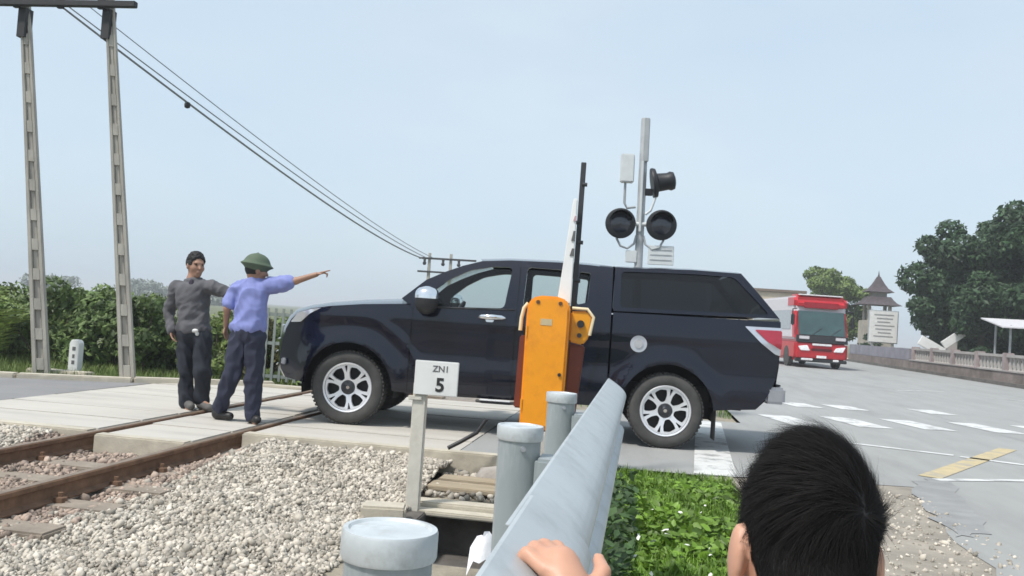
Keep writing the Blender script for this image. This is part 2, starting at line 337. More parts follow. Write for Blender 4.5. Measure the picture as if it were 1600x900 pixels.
def stones(name, N, xr, yr, size, m, zf=zb, lift=.35, keep=None):
    x = rng.uniform(*xr, N); y = yr[0]+(yr[1]-yr[0])*rng.uniform(0, 1, N)**1.0
    ok = np.ones(N, bool)
    for X in (XN, XF): ok &= np.abs(x-X) > .062
    if keep is not None: ok &= keep(x, y)
    x, y = x[ok], y[ok]; N = len(x); s = size*rng.lognormal(0, .32, N); z = zf(x, y)+s*lift*rng.uniform(-.5, 1.2, N)
    bm = bmesh.new(); bmesh.ops.create_icosphere(bm, subdivisions=1, radius=1); base = np.array([v.co for v in bm.verts]); fc = np.array([[v.index for v in f.verts] for f in bm.faces]); bm.free()
    V = base[None]*rng.uniform(.58, 1.34, (N, len(base), 1)); V = V*rng.uniform(.6, 1.25, (N, 1, 3)); V[:, :, 2] *= .72
    ang = rng.uniform(0, 6.28, (N, 3)); 
    for a, (i, j) in enumerate(((0, 1), (1, 2), (0, 2))):
        c = np.cos(ang[:, a]*(1 if a == 0 else .16))[:, None]; sn = np.sin(ang[:, a]*(1 if a == 0 else .16))[:, None]; p, q = V[:, :, i].copy(), V[:, :, j].copy(); V[:, :, i] = c*p-sn*q; V[:, :, j] = sn*p+c*q
    V = V*s[:, None, None]*.5+np.stack([x, y, z], -1)[:, None, :]
    F = (fc[None]+(np.arange(N)*len(base))[:, None, None]).reshape(-1, 3)
    return np_mesh(name, V.reshape(-1, 3), F, m)
m_stone = mat('ballast_stone', (.43, .38, .31), .9, var=.22, scale=5, bump=.4, bscale=60, island=.45, col2=(.45, .41, .35))
near_rail = lambda x: (x > -5.0) & (x < -3.30-.12*np.sin(x*40))
k_deck = lambda x, y: ~((x < -4.68) & (y > 7.18)) & ~((x > -4.55) & (x < -3.68) & (y > 7.0)) & ~((x > -3.56) & (y > 7.72))
o = stones('ballast_stones', 170000, (-7.6, -1.58), (2.9, 7.8), .0265, m_stone, keep=lambda x, y: k_deck(x, y) & ~near_rail(x) & (x > -.86*y-.3) & ((x > -3.4) | (x > -.86*y))); tag(o, 'pale grey-brown ballast stones beside the rails', 'ballast', kind='stuff')
m_stoner = mat('rusty_stone', (.33, .255, .205), .9, var=.25, scale=5, bump=.4, bscale=60, island=.5)
o = stones('rust_stained_stones', 32000, (-5.1, -3.0), (3.2, 7.3), .031, m_stoner, keep=lambda x, y: k_deck(x, y) & near_rail(x)); tag(o, 'rust-stained brown ballast stones close to the rails', 'ballast', kind='stuff')
o = stones('soil_stones', 900, (-1.6, -.45), (6.7, 7.72), .05, m_stone, zf=lambda x, y: -.175+0*x); tag(o, 'loose stones on bare soil beyond the pit', 'stones', kind='stuff')
o = stones('shoulder_gravel', 2600, (.7, 2.3), (2.5, 7.7), .022, m_stone, zf=lambda x, y: -.006+0*x); tag(o, 'fine gravel scattered on the dirt road shoulder', 'gravel', kind='stuff')
# ------------------------------------------------------------------ dark blue pickup truck with canopy
m_navy = mat('navy_paint', (.0032, .0048, .0145), .22, metal=.0, var=.05, scale=3, coat=.6, spec=.3)
m_black = mat('black_plastic', (.018, .018, .02), .5, var=.1)
m_under = mat('underbody', (.012, .012, .013), .8, var=.2)
m_tyre = mat('tyre_rubber', (.062, .060, .057), .85, var=.2, scale=10, bump=.15, bscale=80)
m_alloy = mat('alloy', (.80, .80, .82), .35, metal=.45, var=.03)
m_darkalloy = mat('dark_alloy', (.06, .062, .068), .4, metal=.6, var=.1)
m_chrome = mat('chrome', (.86, .86, .87), .1, metal=1.0, var=.02)
m_redlens = mat('red_lens', (.42, .012, .035), .12, var=.1, coat=1)
m_clearlens = mat('clear_lens', (.62, .63, .68), .12, var=.1, metal=.5, coat=1)
m_seat = mat('seat_fabric', (.06, .055, .05), .9, var=.15)
g_win = glass('window_glass', (.80, .85, .83), 1.45); g_dark = glass('dark_window_glass', (.10, .105, .115), 1.55)

def W(x, z):
    x = np.asarray(x, float); z = np.asarray(z, float); w = np.full(np.broadcast(x, z).shape, .925)
    w -= .055*np.clip((.66-z)/.32, 0, 1)**2; t = np.clip((z-1.2)/.62, 0, 1.1); w -= .03*t+.17*t**1.5
    w -= .014*np.exp(-((z-.80)/.13)**2)*np.clip((x-.3)/.5, 0, 1); w += .012*np.exp(-((z-1.135)/.035)**2)
    w -= .24*np.clip((-.12-x)/.7, 0, 1.1)**2.1; w -= .07*np.clip((x-4.0)/.42, 0, 1.1)**2
    for c in (0, 3.29):
        r = np.hypot(x-c, z-.38); w += .040*np.exp(-((r-.50)/.085)**2)*np.clip((z-.2)/.2, 0, 1)
    zc = 1.12-.55*np.clip((x-.05)/.75, 0, 1)**2+.02*np.sin(x*3)   # crease sweeping off the front wheel into the door
    w += .018*np.exp(-((z-zc)/.05)**2)*np.clip((x+.6)/.3, 0, 1)*np.clip((1.0-x)/.3, 0, 1)
    return w
def resample(poly, sp):
    out = []
    for i, p in enumerate(poly):
        q = poly[(i+1) % len(poly)]; n = max(1, int(round(math.dist(p, q)/sp))); out += [(p[0]+(q[0]-p[0])*k/n, p[1]+(q[1]-p[1])*k/n) for k in range(n)]
    return out
def rnd(poly, r, n=4):
    out = []; k = len(poly)
    for i in range(k):
        p0, p, p1 = Vector(poly[i-1]), Vector(poly[i]), Vector(poly[(i+1) % k]); a = (p0-p); b = (p1-p); ra = min(r, a.length*.45, b.length*.45)
        A = p+a.normalized()*ra; B = p+b.normalized()*ra
        for j in range(n+1):
            t = j/n; q = A*(1-t)**2+p*2*t*(1-t)+B*t*t; out.append((q.x, q.y))
    return out
def inside(pts, poly):
    x, y = pts[:, 0], pts[:, 1]; c = np.zeros(len(pts), bool); P = np.array(poly); Q = np.roll(P, -1, 0)
    for (x0, y0), (x1, y1) in zip(P, Q):
        if y0 == y1: continue
        k = ((y0 > y) != (y1 > y)) & (x < (x1-x0)*(y-y0)/(y1-y0)+x0); c ^= k
    return c
def cdt(outer, holes, sp):
    loops = [resample(outer, sp*.7)]+[resample(h, sp*.7) for h in holes]; pts = [p for l in loops for p in l]; E = []; b = 0
    for l in loops: E += [(b+i, b+(i+1) % len(l)) for i in range(len(l))]; b += len(l)
    B = np.array(pts); lo, hi = B.min(0), B.max(0)
    gx, gy = np.meshgrid(np.arange(lo[0]+sp/2, hi[0], sp), np.arange(lo[1]+sp/2, hi[1], sp)); G = np.stack([gx.ravel(), gy.ravel()], 1)
    if len(G):
        k = inside(G, loops[0])
        for h in loops[1:]: k &= ~inside(G, h)
        G = G[k]
        if len(G): G = G[(np.sqrt(((G[:, None]-B[None])**2).sum(-1)).min(1)) > sp*.45]
    allp = pts+[tuple(g) for g in G]
    v, e, f, *_ = delaunay_2d_cdt([Vector(p) for p in allp], E, [], 0, 1e-6)
    v = np.array([tuple(p) for p in v]); f = np.array(f); cen = v[f].mean(1); k = inside(cen, loops[0])
    for h in loops[1:]: k &= ~inside(cen, h)
    return v, f[k], loops
def panel(name, outer, m, parent, side=-1, holes=(), off=0.0, sp=.05, rim=.03, Wf=W):
    v, f, loops = cdt(outer, holes, sp); mb = MB(); ws = Wf(v[:, 0], v[:, 1])+off
    a, b = (v[f[:, 1]]-v[f[:, 0]]), (v[f[:, 2]]-v[f[:, 0]]); ccw = (a[:, 0]*b[:, 1]-a[:, 1]*b[:, 0]) > 0
    F = [tuple(t) if (c == (side < 0)) else tuple(t[::-1]) for t, c in zip(f, ccw)]
    mb.add([(x, side*w, z) for (x, z), w in zip(v, ws)], F)
    if rim:
        for l in loops:
            L = np.array(l); w = Wf(L[:, 0], L[:, 1])+off; n = len(l)
            V = [(x, side*q, z) for (x, z), q in zip(l, w)]+[(x, side*(q-rim), z) for (x, z), q in zip(l, w)]
            mb.add(V, [(i, (i+1) % n, n+(i+1) % n, n+i) for i in range(n)])
    return mb.build(name, m, parent, 40)
def arc(cx, cz, r, a0, a1, n=22): return [(cx+r*math.cos(R(a0+(a1-a0)*i/n)), cz+r*math.sin(R(a0+(a1-a0)*i/n))) for i in range(n+1)]
def loft(name, edge, crown, fwd, m, parent, nt_=25, shrink=0.0, t0=-1, t1=1, pw=2.4, lift=0.0):
    """surface spanning both sides between edge points (x, z)"""
    G = []
    for i, (x, z) in enumerate(edge):
        u = i/(len(edge)-1); c = crown(u) if callable(crown) else crown; fw = fwd(u) if callable(fwd) else fwd; w = float(W(x, z))-shrink; row_ = []
        for j in range(nt_):
            t = t0+(t1-t0)*j/(nt_-1); k = 1-abs(t)**pw; row_.append((x-fw*k, t*w, z+c*k+lift))
        G.append(row_)
    mb = MB(); mb.grid(G); return mb.build(name, m, parent, 50)
def dense(p, sp=.06):
    out = []
    for a, b in zip(p, p[1:]):
        n = max(1, int(math.dist(a, b)/sp)); out += [(a[0]+(b[0]-a[0])*i/n, a[1]+(b[1]-a[1])*i/n) for i in range(n)]
    return out+[p[-1]]

TR = thing('pickup_truck', 'dark navy double-cab pickup truck with closed canopy driving over the crossing', 'pickup truck', (-3.0768, 9.9122, 0), (0, 0, R(4.64)))
hood_l = dense([(-.60, 1.125), (-.45, 1.175), (-.25, 1.215), (.1, 1.258), (.60, 1.295)])
front_l = [(-.60, 1.125), (-.685, 1.05), (-.745, .95), (-.785, .80), (-.80, .66), (-.785, .52), (-.72, .43)]
apil = [(.50, 1.345), (.735, 1.558), (.92, 1.655), (1.105, 1.735), (1.30, 1.798)]
roof_l = [(1.30, 1.798), (1.6, 1.825), (2.1, 1.836), (2.44, 1.828), (2.68, 1.812)]
win_f = rnd([(.80, 1.283), (1.578, 1.312), (1.632, 1.748), (1.42, 1.742), (1.19, 1.69), (.98, 1.575), (.78, 1.41)], .05)
win_r = rnd([(1.772, 1.337), (2.272, 1.372), (2.298, 1.752), (1.788, 1.762)], .05)
win_q = rnd([(2.322, 1.40), (2.43, 1.43), (2.452, 1.74), (2.334, 1.75)], .03)
win_c = rnd([(2.765, 1.402), (4.285, 1.425), (3.925, 1.795), (3.5, 1.80), (2.765, 1.78)], .05)
for s in (-1, 1):
    near = s < 0
    fo = [(-.72, .43), (-.47, .40)]+arc(0, .38, .472, 178, 2)+[(.474, .38), (.622, .375), (.628, 1.27)]+[p for p in hood_l[::-1]][1:]+front_l[1:-1]
    panel('fender', fo, m_navy, TR, s)
    fr = [(.60, .36), (2.68, .38), (2.68, 1.812)]+roof_l[::-1][1:]+apil[::-1][1:]+[(.585, 1.285)]
    panel('cab_frame', fr, m_navy, TR, s, [win_f, win_r, win_q], off=-.022, rim=.05)
    fd = rnd([(.638, .405), (1.697, .405), (1.712, 1.785), (1.45, 1.778), (1.19, 1.722), (.95, 1.60), (.72, 1.375), (.642, 1.27)], .02)
    d1 = panel('front_door', fd, m_navy, TR, s, [win_f])
    rd = rnd([(1.712, .405), (2.46, .405), (2.49, .62), (2.56, .90), (2.575, 1.3), (2.52, 1.775), (2.1, 1.79), (1.727, 1.788)], .03)
    d2 = panel('rear_door', rd, m_navy, TR, s, [win_r, win_q])
    panel('window_pane', win_f, g_win, d1, s, off=-.03, rim=0); panel('window_pane', win_r, g_win, d2, s, off=-.03, rim=0); panel('window_pane', win_q, g_win, d2, s, off=-.03, rim=0)
    for d_, hx, hz in ((d1, 1.46, 1.205), (d2, 2.36, 1.225)):
        y = s*(float(W(hx, hz))+.0); hb = MB(); hb.path([(hx-.135, y, hz+.003), (hx-.10, y+s*.035, hz+.008), (hx, y+s*.045, hz+.010), (hx+.10, y+s*.035, hz+.010), (hx+.135, y, hz+.006)], [.016, .026, .030, .026, .016], 10)
        Mx = Matrix.Translation((hx-.02, y+s*.002, hz-.012)) @ Matrix.Rotation(R(90), 4, 'X'); hb.lathe([(.001, -.01), (.05, -.01), (.045, .004), (.001, .004)], 20, Mx); hb.build('door_handle', m_chrome, d_, 60)
    st = MB(); zz = [(.66, 1.268), (1.0, 1.280), (1.69, 1.302)]
    st.path([(x, s*(float(W(x, z))+.003), z) for x, z in dense(zz)], .008, 6); st.build('window_trim', m_black, d1, 60)
    bs = [(2.70, .42), (2.815, .41)]+arc(3.29, .38, .476, 176, 4)+[(3.775, .425), (4.19, .46), (4.30, .60), (4.385, .78), (4.405, 1.0), (4.405, 1.362), (2.70, 1.348)]
    bside = panel('bed_side', bs, m_navy, TR, s)
    tl = rnd([(4.03, 1.295), (4.412, 1.300), (4.412, 1.015), (4.355, 1.03), (4.20, 1.135)], .015)
    lamp = panel('tail_lamp', tl, m_clearlens, TR, s, off=.012, rim=.05, sp=.03)
    panel('red_lens', rnd([(4.13, 1.268), (4.415, 1.272), (4.415, 1.075), (4.27, 1.15)], .02), m_redlens, lamp, s, off=.02, rim=.02, sp=.03)
    can = [(2.70, 1.362), (4.392, 1.394), (4.0, 1.838), (3.5, 1.845), (2.70, 1.818)]
    cs = panel('canopy_side', can, m_navy, TR, s, [win_c], off=-.004)
    panel('canopy_window', win_c, g_dark, cs, s, off=-.016, rim=0)
    hlp = rnd([(-.69, 1.02), (-.605, 1.122), (-.44, 1.172), (-.33, 1.192), (-.45, 1.125), (-.56, 1.03)], .015)
    panel('headlamp', hlp, m_clearlens, TR, s, off=.008, rim=.03, sp=.03)
    fl = MB(); fl.box((-.735, s*.735, .60), (.05, .10, .07)); fl.build('fog_lamp', m_clearlens, TR, 30, .01)
    # mirror
    mx = Matrix.Translation((.79, s*1.035, 1.335)); mr = MB(); prof = []
    for i in range(9):
        t = -1+2*i/8; k = math.sqrt(max(0, 1-abs(t)**3)); prof.append((t, k))
    def shell(z0, z1, nm, mm):
        G = []
        for i in range(15):
            a = math.pi*2*i/14; row_ = []
            for j in range(7):
                z = z0+(z1-z0)*j/6; q = (z-1.34)/.145; k = (max(0, 1-abs(q)**3.0))**.45
                row_.append((.79+math.cos(a)*.125*k*(1+.12*q), s*1.03+math.sin(a)*.115*k, z))
            G.append(row_)
        mb = MB(); mb.grid(G); return mb.build(nm, mm, d1, 60)
    shell(1.36, 1.484, 'mirror_cap', m_chrome); shell(1.196, 1.36, 'mirror_housing', m_black)
    ma = MB(); ma.path([(.83, s*.88, 1.27), (.82, s*1.0, 1.25), (.80, s*1.04, 1.27)], [.035, .03, .03], 8); ma.build('mirror_arm', m_black, d1, 60)
    # side step
    sp_ = MB(); sp_.path([(1.36, s*.90, .345), (1.42, s*.925, .34), (1.70, s*.925, .34), (1.78, s*.89, .35)], .03, 10, flat=.5); ss = sp_.build('side_step', m_black, TR, 60)
    t_ = MB(); t_.box((1.55, s*.93, .362), (.32, .07, .014)); t_.build('step_tread', mat('step_white', (.70, .70, .70), .5), ss, 30, .006)
    t_ = MB(); t_.box((1.50, s*.80, .36), (.05, .2, .03)); t_.build('step_bracket', m_black, ss, 0)
    # arch liners
    for c in (0, 3.29):
        ar = MB(); G = [[(c+.49*math.cos(R(a)), s*y, .38+.49*math.sin(R(a))) for y in (.55, .89)] for a in range(-10, 191, 10)]; ar.grid(G); ar.add([(c+.49*math.cos(R(a)), s*.55, .38+.49*math.sin(R(a))) for a in range(-10, 191, 10)], [tuple(range(21))]); ar.build('arch_liner', m_under, TR, 60)
    mf = MB(); mf.box((3.79, s*.80, .30), (.012, .22, .36)); mf.build('mud_flap', m_black, TR, 30, .004)
fc = panel('fuel_cap', [(2.975+.085*math.cos(R(a)), 1.043+.085*math.sin(R(a))) for a in range(0, 360, 15)], mat('cap_silver', (.55, .57, .62), .35, metal=.3, var=.05), TR, -1, off=.012, rim=.02, sp=.03)
panel('fuel_cap_centre', [(2.975+.045*math.cos(R(a)), 1.043+.045*math.sin(R(a))) for a in range(0, 360, 20)], m_clearlens, fc, -1, off=.02, rim=.01, sp=.03)
loft('hood', hood_l, lambda u: .045+.035*u, lambda u: .16*(1-u), m_navy, TR, 31)
fb = loft('front_bumper', dense(front_l), lambda u: .045*(1-u), .16, m_navy, TR, 31)
loft('grille', dense(front_l)[2:9], lambda u: .03*(1-u), .166, m_black, TR, 21, 0, -.62, .62)
for i in range(4):
    k = 2+i*2; x, z = dense(front_l)[k]; w = float(W(x, z)); gb = MB(); gb.path([(x-.18*(1-abs(t)**2.4)-.008, t*w, z+.02) for t in np.linspace(-.6, .6, 13)], .010, 6); gb.build('grille_bar', m_chrome, fb, 60)
loft('lower_intake', dense(front_l)[-5:-1], 0, .166, m_black, TR, 21, 0, -.6, .6)
loft('windscreen', dense(apil), lambda u: .0+.02*u, lambda u: .07-.03*u, g_win, TR, 25, .03)
loft('cowl', [(.44, 1.285), (.62, 1.30), (.80, 1.30)], .04, 0, m_black, TR, 15, .02)
loft('roof', dense(roof_l), .055, lambda u: .06*(1-u), m_navy, TR, 25, .022)
loft('canopy_roof', dense([(2.70, 1.818), (3.5, 1.845), (4.0, 1.838)]), .045, 0, m_navy, TR, 21, .004)
loft('canopy_hatch', dense([(4.0, 1.838), (4.392, 1.394)]), .03, -.06, g_dark, TR, 21, .004)
loft('tailgate', dense([(4.392, 1.394), (4.405, 1.2), (4.405, .9), (4.38, .66), (4.2, .47)]), 0, -.03, m_navy, TR, 21)
rbm = MB(); rbm.path([(4.27, -.86, .615), (4.40, -.80, .615), (4.44, -.4, .615), (4.445, 0, .615), (4.44, .4, .615), (4.40, .80, .615), (4.27, .86, .615)], .06, 4); 
rb = MB()
for a, b in ((-.88, -.35), (-.35, .35), (.35, .88)): rb.box((4.385, (a+b)/2, .612), (.20, b-a-.002, .17))
rb.build('rear_bumper', mat('satin_steel', (.42, .42, .44), .35, metal=.7, var=.08), TR, 30, .025)
st = MB(); st.box((4.36, 0, .71), (.2, 1.5, .018)); st.build('bumper_step', m_black, TR, 30, .004)
for s in (-1, 1):
    c = MB(); c.box((4.345, s*.80, .80), (.07, .05, .06)); c.build('bumper_reflector', m_clearlens, TR, 30, .012)
ub = MB(); ub.box((1.9, 0, .53), (4.4, 1.36, .22)); ub.box((1.6, 0, .47), (1.9, 1.66, .14)); ub.tube((0, -.75, .38), (0, .75, .38), .05); ub.tube((3.29, -.75, .38), (3.29, .75, .38), .07); ub.box((3.29, 0, .38), (.3, .3, .28)); ub.box((-.45, 0, .52), (.35, 1.1, .2)); ub.build('underbody', m_under, TR, 30, .02)
cw = MB(); cw.box((2.675, 0, .95), (.02, 1.7, .8)); cw.build('cab_rear_wall', m_under, TR, 0)
fl = MB(); fl.box((1.65, 0, .60), (2.05, 1.70, .05)); fl.box((.80, 0, 1.12), (.35, 1.55, .28)); fl.build('cabin_floor', m_seat, TR, 30, .04)
for y in (-.40, .40):
    for x in (1.42, 2.28):
        t_ = MB(); t_.box((x, y, .86), (.5, .5, .16)); t_.box((x+.20, y, 1.10), (.15, .48, .56), Matrix.Rotation(R(14), 3, 'Y')); t_.box((x+.28, y, 1.43), (.09, .27, .17), Matrix.Rotation(R(10), 3, 'Y')); t_.build('seat', m_seat, TR, 30, .05)
sw = MB(); Ms = Matrix.Translation((1.02, -.40, 1.20)) @ Matrix.Rotation(R(-62), 4, 'Y'); sw.lathe([(.175+.016*math.cos(R(a)), .016*math.sin(R(a))) for a in range(0, 360, 45)], 28, Ms, True); sw.tube(Ms @ Vector((0, 0, 0)), Ms @ Vector((0, 0, -.3)), .03); sw.box(Ms @ Vector((0, 0, 0)), (.05, .30, .05)); sw.build('steering_wheel', m_black, TR, 60)
# wheels
def make_wheel(name='wheel'):
    w = link(bpy.data.objects.new(name, None)); w.parent = TR; MX = Matrix.Rotation(R(90), 4, 'X')   # lathe z -> -y (outward)
    ty = MB(); ty.lathe([(.256, -.10), (.275, -.12), (.32, -.130), (.355, -.120), (.375, -.095), (.380, -.05), (.381, 0), (.380, .05), (.375, .095), (.355, .120), (.32, .130), (.275, .122), (.256, .107), (.25, .0)], 56, MX, True); t = ty.build('tyre', m_tyre, w, 40)
    tr_ = MB()
    for k in range(56):
        a = 2*math.pi*k/56
        for yy in (-.085, -.03, .03, .085):
            off = .05*(k % 2) if abs(yy) < .05 else 0; c = Vector((.380*math.cos(a+off), yy, .380*math.sin(a+off))); tr_.box(c, (.012, .045, .026), Matrix.Rotation(-(a+off), 3, 'Y'))
    tr_.build('tread', m_tyre, t, 0)
    br = MB(); br.lathe([(.250, -.1), (.260, .112), (.254, .119), (.240, .113), (.234, .06), (.234, -.1)], 48, MX, True); b = br.build('rim', m_under, w, 40)  # barrel coloured black to put shade inside the wheel openings
    lp = MB(); lp.lathe([(.2595, .108), (.2605, .1135), (.2545, .1205), (.2395, .1145), (.2395, .108)], 48, MX, True); lp.build('rim_lip', m_alloy, b, 40)
    bk = MB(); bk.lathe([(.0, .02), (.245, .02), (.245, .0), (0, .0)], 32, MX); bk.build('dark_backing', m_under, w, 30)  # black backing disc, shade behind the spokes put into its colour
    # spoke face: disc with six windows and six slots
    def ring(pts): return [(r*math.cos(R(a)), r*math.sin(R(a))) for r, a in pts]
    outer = ring([(.244, a) for a in range(0, 360, 5)]); holes = []
    for k in range(6):
        c = 60*k+8; holes.append(rnd(ring([(.094, c-13.5), (.094, c+13.5), (.155, c+20), (.213, c+17.5), (.223, c), (.213, c-17.5), (.155, c-20)]), .016, 3))
        c += 30; holes.append(rnd(ring([(.160, c-1.0), (.160, c+1.0), (.228, c+4.0), (.228, c-4.0)]), .003, 2))
    v, f, loops = cdt(outer, holes, .018); mb = MB()
    dep = lambda r: .098-.030*np.clip((.215-r)/.2, 0, 1)
    a_, b_ = (v[f[:, 1]]-v[f[:, 0]]), (v[f[:, 2]]-v[f[:, 0]]); ccw = (a_[:, 0]*b_[:, 1]-a_[:, 1]*b_[:, 0]) > 0
    mb.add([(x, -dep(math.hypot(x, z)), z) for x, z in v], [tuple(q) if c else tuple(q[::-1]) for q, c in zip(f, ccw)])
    for l in loops:
        n = len(l); mb.add([(x, -dep(math.hypot(x, z)), z) for x, z in l]+[(x, -dep(math.hypot(x, z))+.04, z) for x, z in l], [(i, (i+1) % n, n+(i+1) % n, n+i) for i in range(n)])
    mb.build('spokes', m_alloy, b, 30)
    hb = MB(); hb.lathe([(.0, .085), (.03, .086), (.034, .082), (.07, .078), (.092, .074), (.094, .03), (0, .03)], 30, MX)
    for k in range(6):
        a = R(60*k+38); hb.tube((.062*math.cos(a), -.07, .062*math.sin(a)), (.062*math.cos(a), -.09, .062*math.sin(a)), .011, n=8)
    hb.build('hub', m_darkalloy, b, 40)
    cp = MB(); cp.lathe([(0, .091), (.018, .091), (.02, .084), (0, .084)], 16, MX); cp.build('hub_cap', m_chrome, b, 40)
    return w
wh = make_wheel()
for i, (x, s, a) in enumerate(((0, -1, 0), (3.29, -1, 22), (0, 1, 10), (3.29, 1, 40))):
    o = wh if i == 0 else copy_tree(wh, TR); o.location = (x, s*.785, .381); o.rotation_euler = (0, R(a), 0 if s < 0 else math.pi)
# ------------------------------------------------------------------ guardrail, pit, sign, barrier, signal, poles
m_galv = mat('galvanised_steel', (.52, .55, .56), .42, metal=.35, var=.06, scale=5, bump=.06, bscale=30, dirt=((.33, .34, .33), 9.0, .6))
m_galv2 = mat('galvanised_post', (.36, .40, .41), .5, metal=.3, var=.1, scale=6, stretch=(1, 1, .25), dirt=((.55, .57, .57), 9, .8), bump=.1, bscale=30)
m_bolt = mat('bolt_steel', (.55, .56, .58), .35, metal=.8)
GR = thing('guardrail', 'galvanised steel guardrail with ribbed beam and round capped posts in the foreground', 'guardrail', (-.31, 1.15, 0))
G0 = Vector((-.31, 1.15, 0))
def wprof(z):
    d = abs(z-.8005)                       # half profile: valley at 0, crest at .078, edge at .1575
    return -.134+.076*math.sin(math.pi/2*d/.078)**2 if d < .078 else -.058-.084*(1-math.cos(math.pi/2*(d-.078)/.0795))
WP = [(wprof(.958-.315*k/30), .958-.315*k/30) for k in range(31)]
def beam(y0, y1, off, name):
    fine = []; th = .005
    for (a, b), (c, d) in zip(WP, WP[1:]): fine += [(a+(c-a)*k/3, b+(d-b)*k/3) for k in range(3)]
    fine.append(WP[-1]); mb = MB(); ys = np.linspace(y0, y1, 9)
    mb.grid([[(x+off, y, z+off*.3) for x, z in fine] for y in ys]); mb.grid([[(x+off-th, y, z+off*.3) for x, z in fine][::-1] for y in ys])
    for y in (ys[0], ys[-1]): mb.add([(x+off, y, z+off*.3) for x, z in fine]+[(x+off-th, y, z+off*.3) for x, z in fine], [(i, i+1, len(fine)+i+1, len(fine)+i) for i in range(len(fine)-1)])
    n = len(fine)
    for k in (0, n-1): mb.add([(fine[k][0]+off, y, fine[k][1]+off*.3) for y in ys]+[(fine[k][0]+off-th, y, fine[k][1]+off*.3) for y in ys], [(i, i+1, len(ys)+i+1, len(ys)+i) for i in range(len(ys)-1)])
    mb.v = [tuple(Vector(p)-G0) for p in mb.v]; return mb.build(name, m_galv, GR, 50)
b1 = beam(1.06, 4.22, 0, 'beam'); b2 = beam(-1.2, 1.24, .007, 'beam')
def bolt(p, axis, parent, r=.013):
    mb = MB(); q = Vector(axis).to_track_quat('Z', 'Y').to_matrix().to_4x4(); mb.lathe([(0, 0), (r*1.5, 0), (r*1.5, .003), (r, .004), (r*.85, .012), (0, .014)], 10, Matrix.Translation(Vector(p)-G0) @ q); return mb.build('bolt', m_bolt, parent, 40)
for y in (1.10, 1.19):
    for x, z, ax in ((-.09, .84, (1, 0, -1)), (-.09, .762, (1, 0, 1))): bolt((x+.007, y, z), ax, b2, .009)
for y in (2.42, 3.66): bolt((-.128, y, .80), (1, 0, 0), b1)
pm = MB(); pm.lathe([(.0, -.5), (.0575, -.5), (.0575, .90), (.0, .90)], 32); pst = pm.build('post', m_galv2, GR, 40); pst.location = (0, 0, 0)
cm = MB(); cm.lathe([(.0, .880), (.0615, .880), (.0630, .884), (.0630, .914), (.0615, .918), (.055, .9185), (.052, .915), (0, .917)], 40); cp_ = cm.build('post_cap', mat('cap_steel', (.58, .61, .62), .45, metal=.25, var=.12, scale=14, dirt=((.36, .36, .34), 16, .8)), pst, 30)
bm_ = MB(); q = Vector((.3, -1, 0)).to_track_quat('Z', 'Y').to_matrix().to_4x4(); bm_.lathe([(0, 0), (.008, 0), (.007, .006), (0, .007)], 10, Matrix.Translation((.017, -.055, .862)) @ q); bm_.build('cap_screw', m_bolt, pst, 40)
bk = MB()
bk.hexa([(.05, -.06, .655), (.178, -.06, .655), (.178, .06, .655), (.05, .06, .655), (.05, -.06, .84), (.178, -.06, .84), (.178, .06, .84), (.05, .06, .84)]); bk.build('blockout', m_galv2, pst, 30, .008)
for y in (1.26, 2.50):
    c = copy_tree(pst, GR); c.location = (0, y, 0)

# open cable pit by the track
m_pit = mat('shaded_pit_concrete', (.10, .09, .08), .95, var=.3, scale=4, bump=.5, bscale=30)  # concrete coloured dark, the shade of the pit put into it
m_brown = mat('weathered_board', (.33, .27, .19), .9, var=.2, scale=5, stretch=(.4, 4, 4), bump=.4, bscale=30)
PT = thing('cable_pit', 'open dark concrete pit with pale coping and brown board lid beside the guardrail posts', 'pit', (-1.0, 5.8, -.2))
def pbox(nm, x0, x1, y0, y1, z0, z1, m, bv=.008):
    mb = MB(); mb.box(((x0+x1)/2+1.0, (y0+y1)/2-5.8, (z0+z1)/2+.2), (x1-x0, y1-y0, z1-z0)); return mb.build(nm, m, PT, 30, bv)
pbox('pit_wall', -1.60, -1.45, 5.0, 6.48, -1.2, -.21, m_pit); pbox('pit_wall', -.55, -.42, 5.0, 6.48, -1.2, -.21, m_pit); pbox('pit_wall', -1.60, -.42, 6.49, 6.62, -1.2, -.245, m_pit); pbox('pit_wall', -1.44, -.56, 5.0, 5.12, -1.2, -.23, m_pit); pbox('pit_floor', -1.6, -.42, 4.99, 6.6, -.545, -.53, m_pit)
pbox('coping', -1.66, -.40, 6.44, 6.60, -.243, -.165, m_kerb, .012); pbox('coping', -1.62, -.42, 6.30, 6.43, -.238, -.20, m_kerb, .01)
pbox('lid_board', -1.58, -.52, 6.80, 7.06, -.155, -.115, m_brown); pbox('lid_board', -1.55, -.50, 7.075, 7.30, -.15, -.105, m_brown); pbox('lid_bearer', -1.5, -.6, 6.83, 6.88, -.24, -.156, m_pit)
rk = MB(); rk.lathe([(0, -.24), (.16, -.22), (.17, -.14), (.12, -.06), (0, -.03)], 9); o = rk.build('boulder', mat('grey_rock', (.33, .30, .27), .8, var=.2, scale=8, bump=.6, bscale=20), None, 50); o.location = (-1.12, 7.5, 0); o.scale = (1.3, .8, 1); tag(o, 'rounded grey lump of rock at the crossing edge near the orange barrier', 'rock')
for i, v in enumerate(o.data.vertices): v.co *= 1+.12*math.sin(i*2.3)
hs = MB(); hs.path([at(760, 655, Y=7.62), at(745, 676, Y=7.6), at(720, 690, Y=7.6), at(700, 700, Y=7.55)], .018, 8); tag(hs.build('hose', m_black, None, 60), 'short black hose lying across the crossing edge', 'hose')
bagp = MB(); 
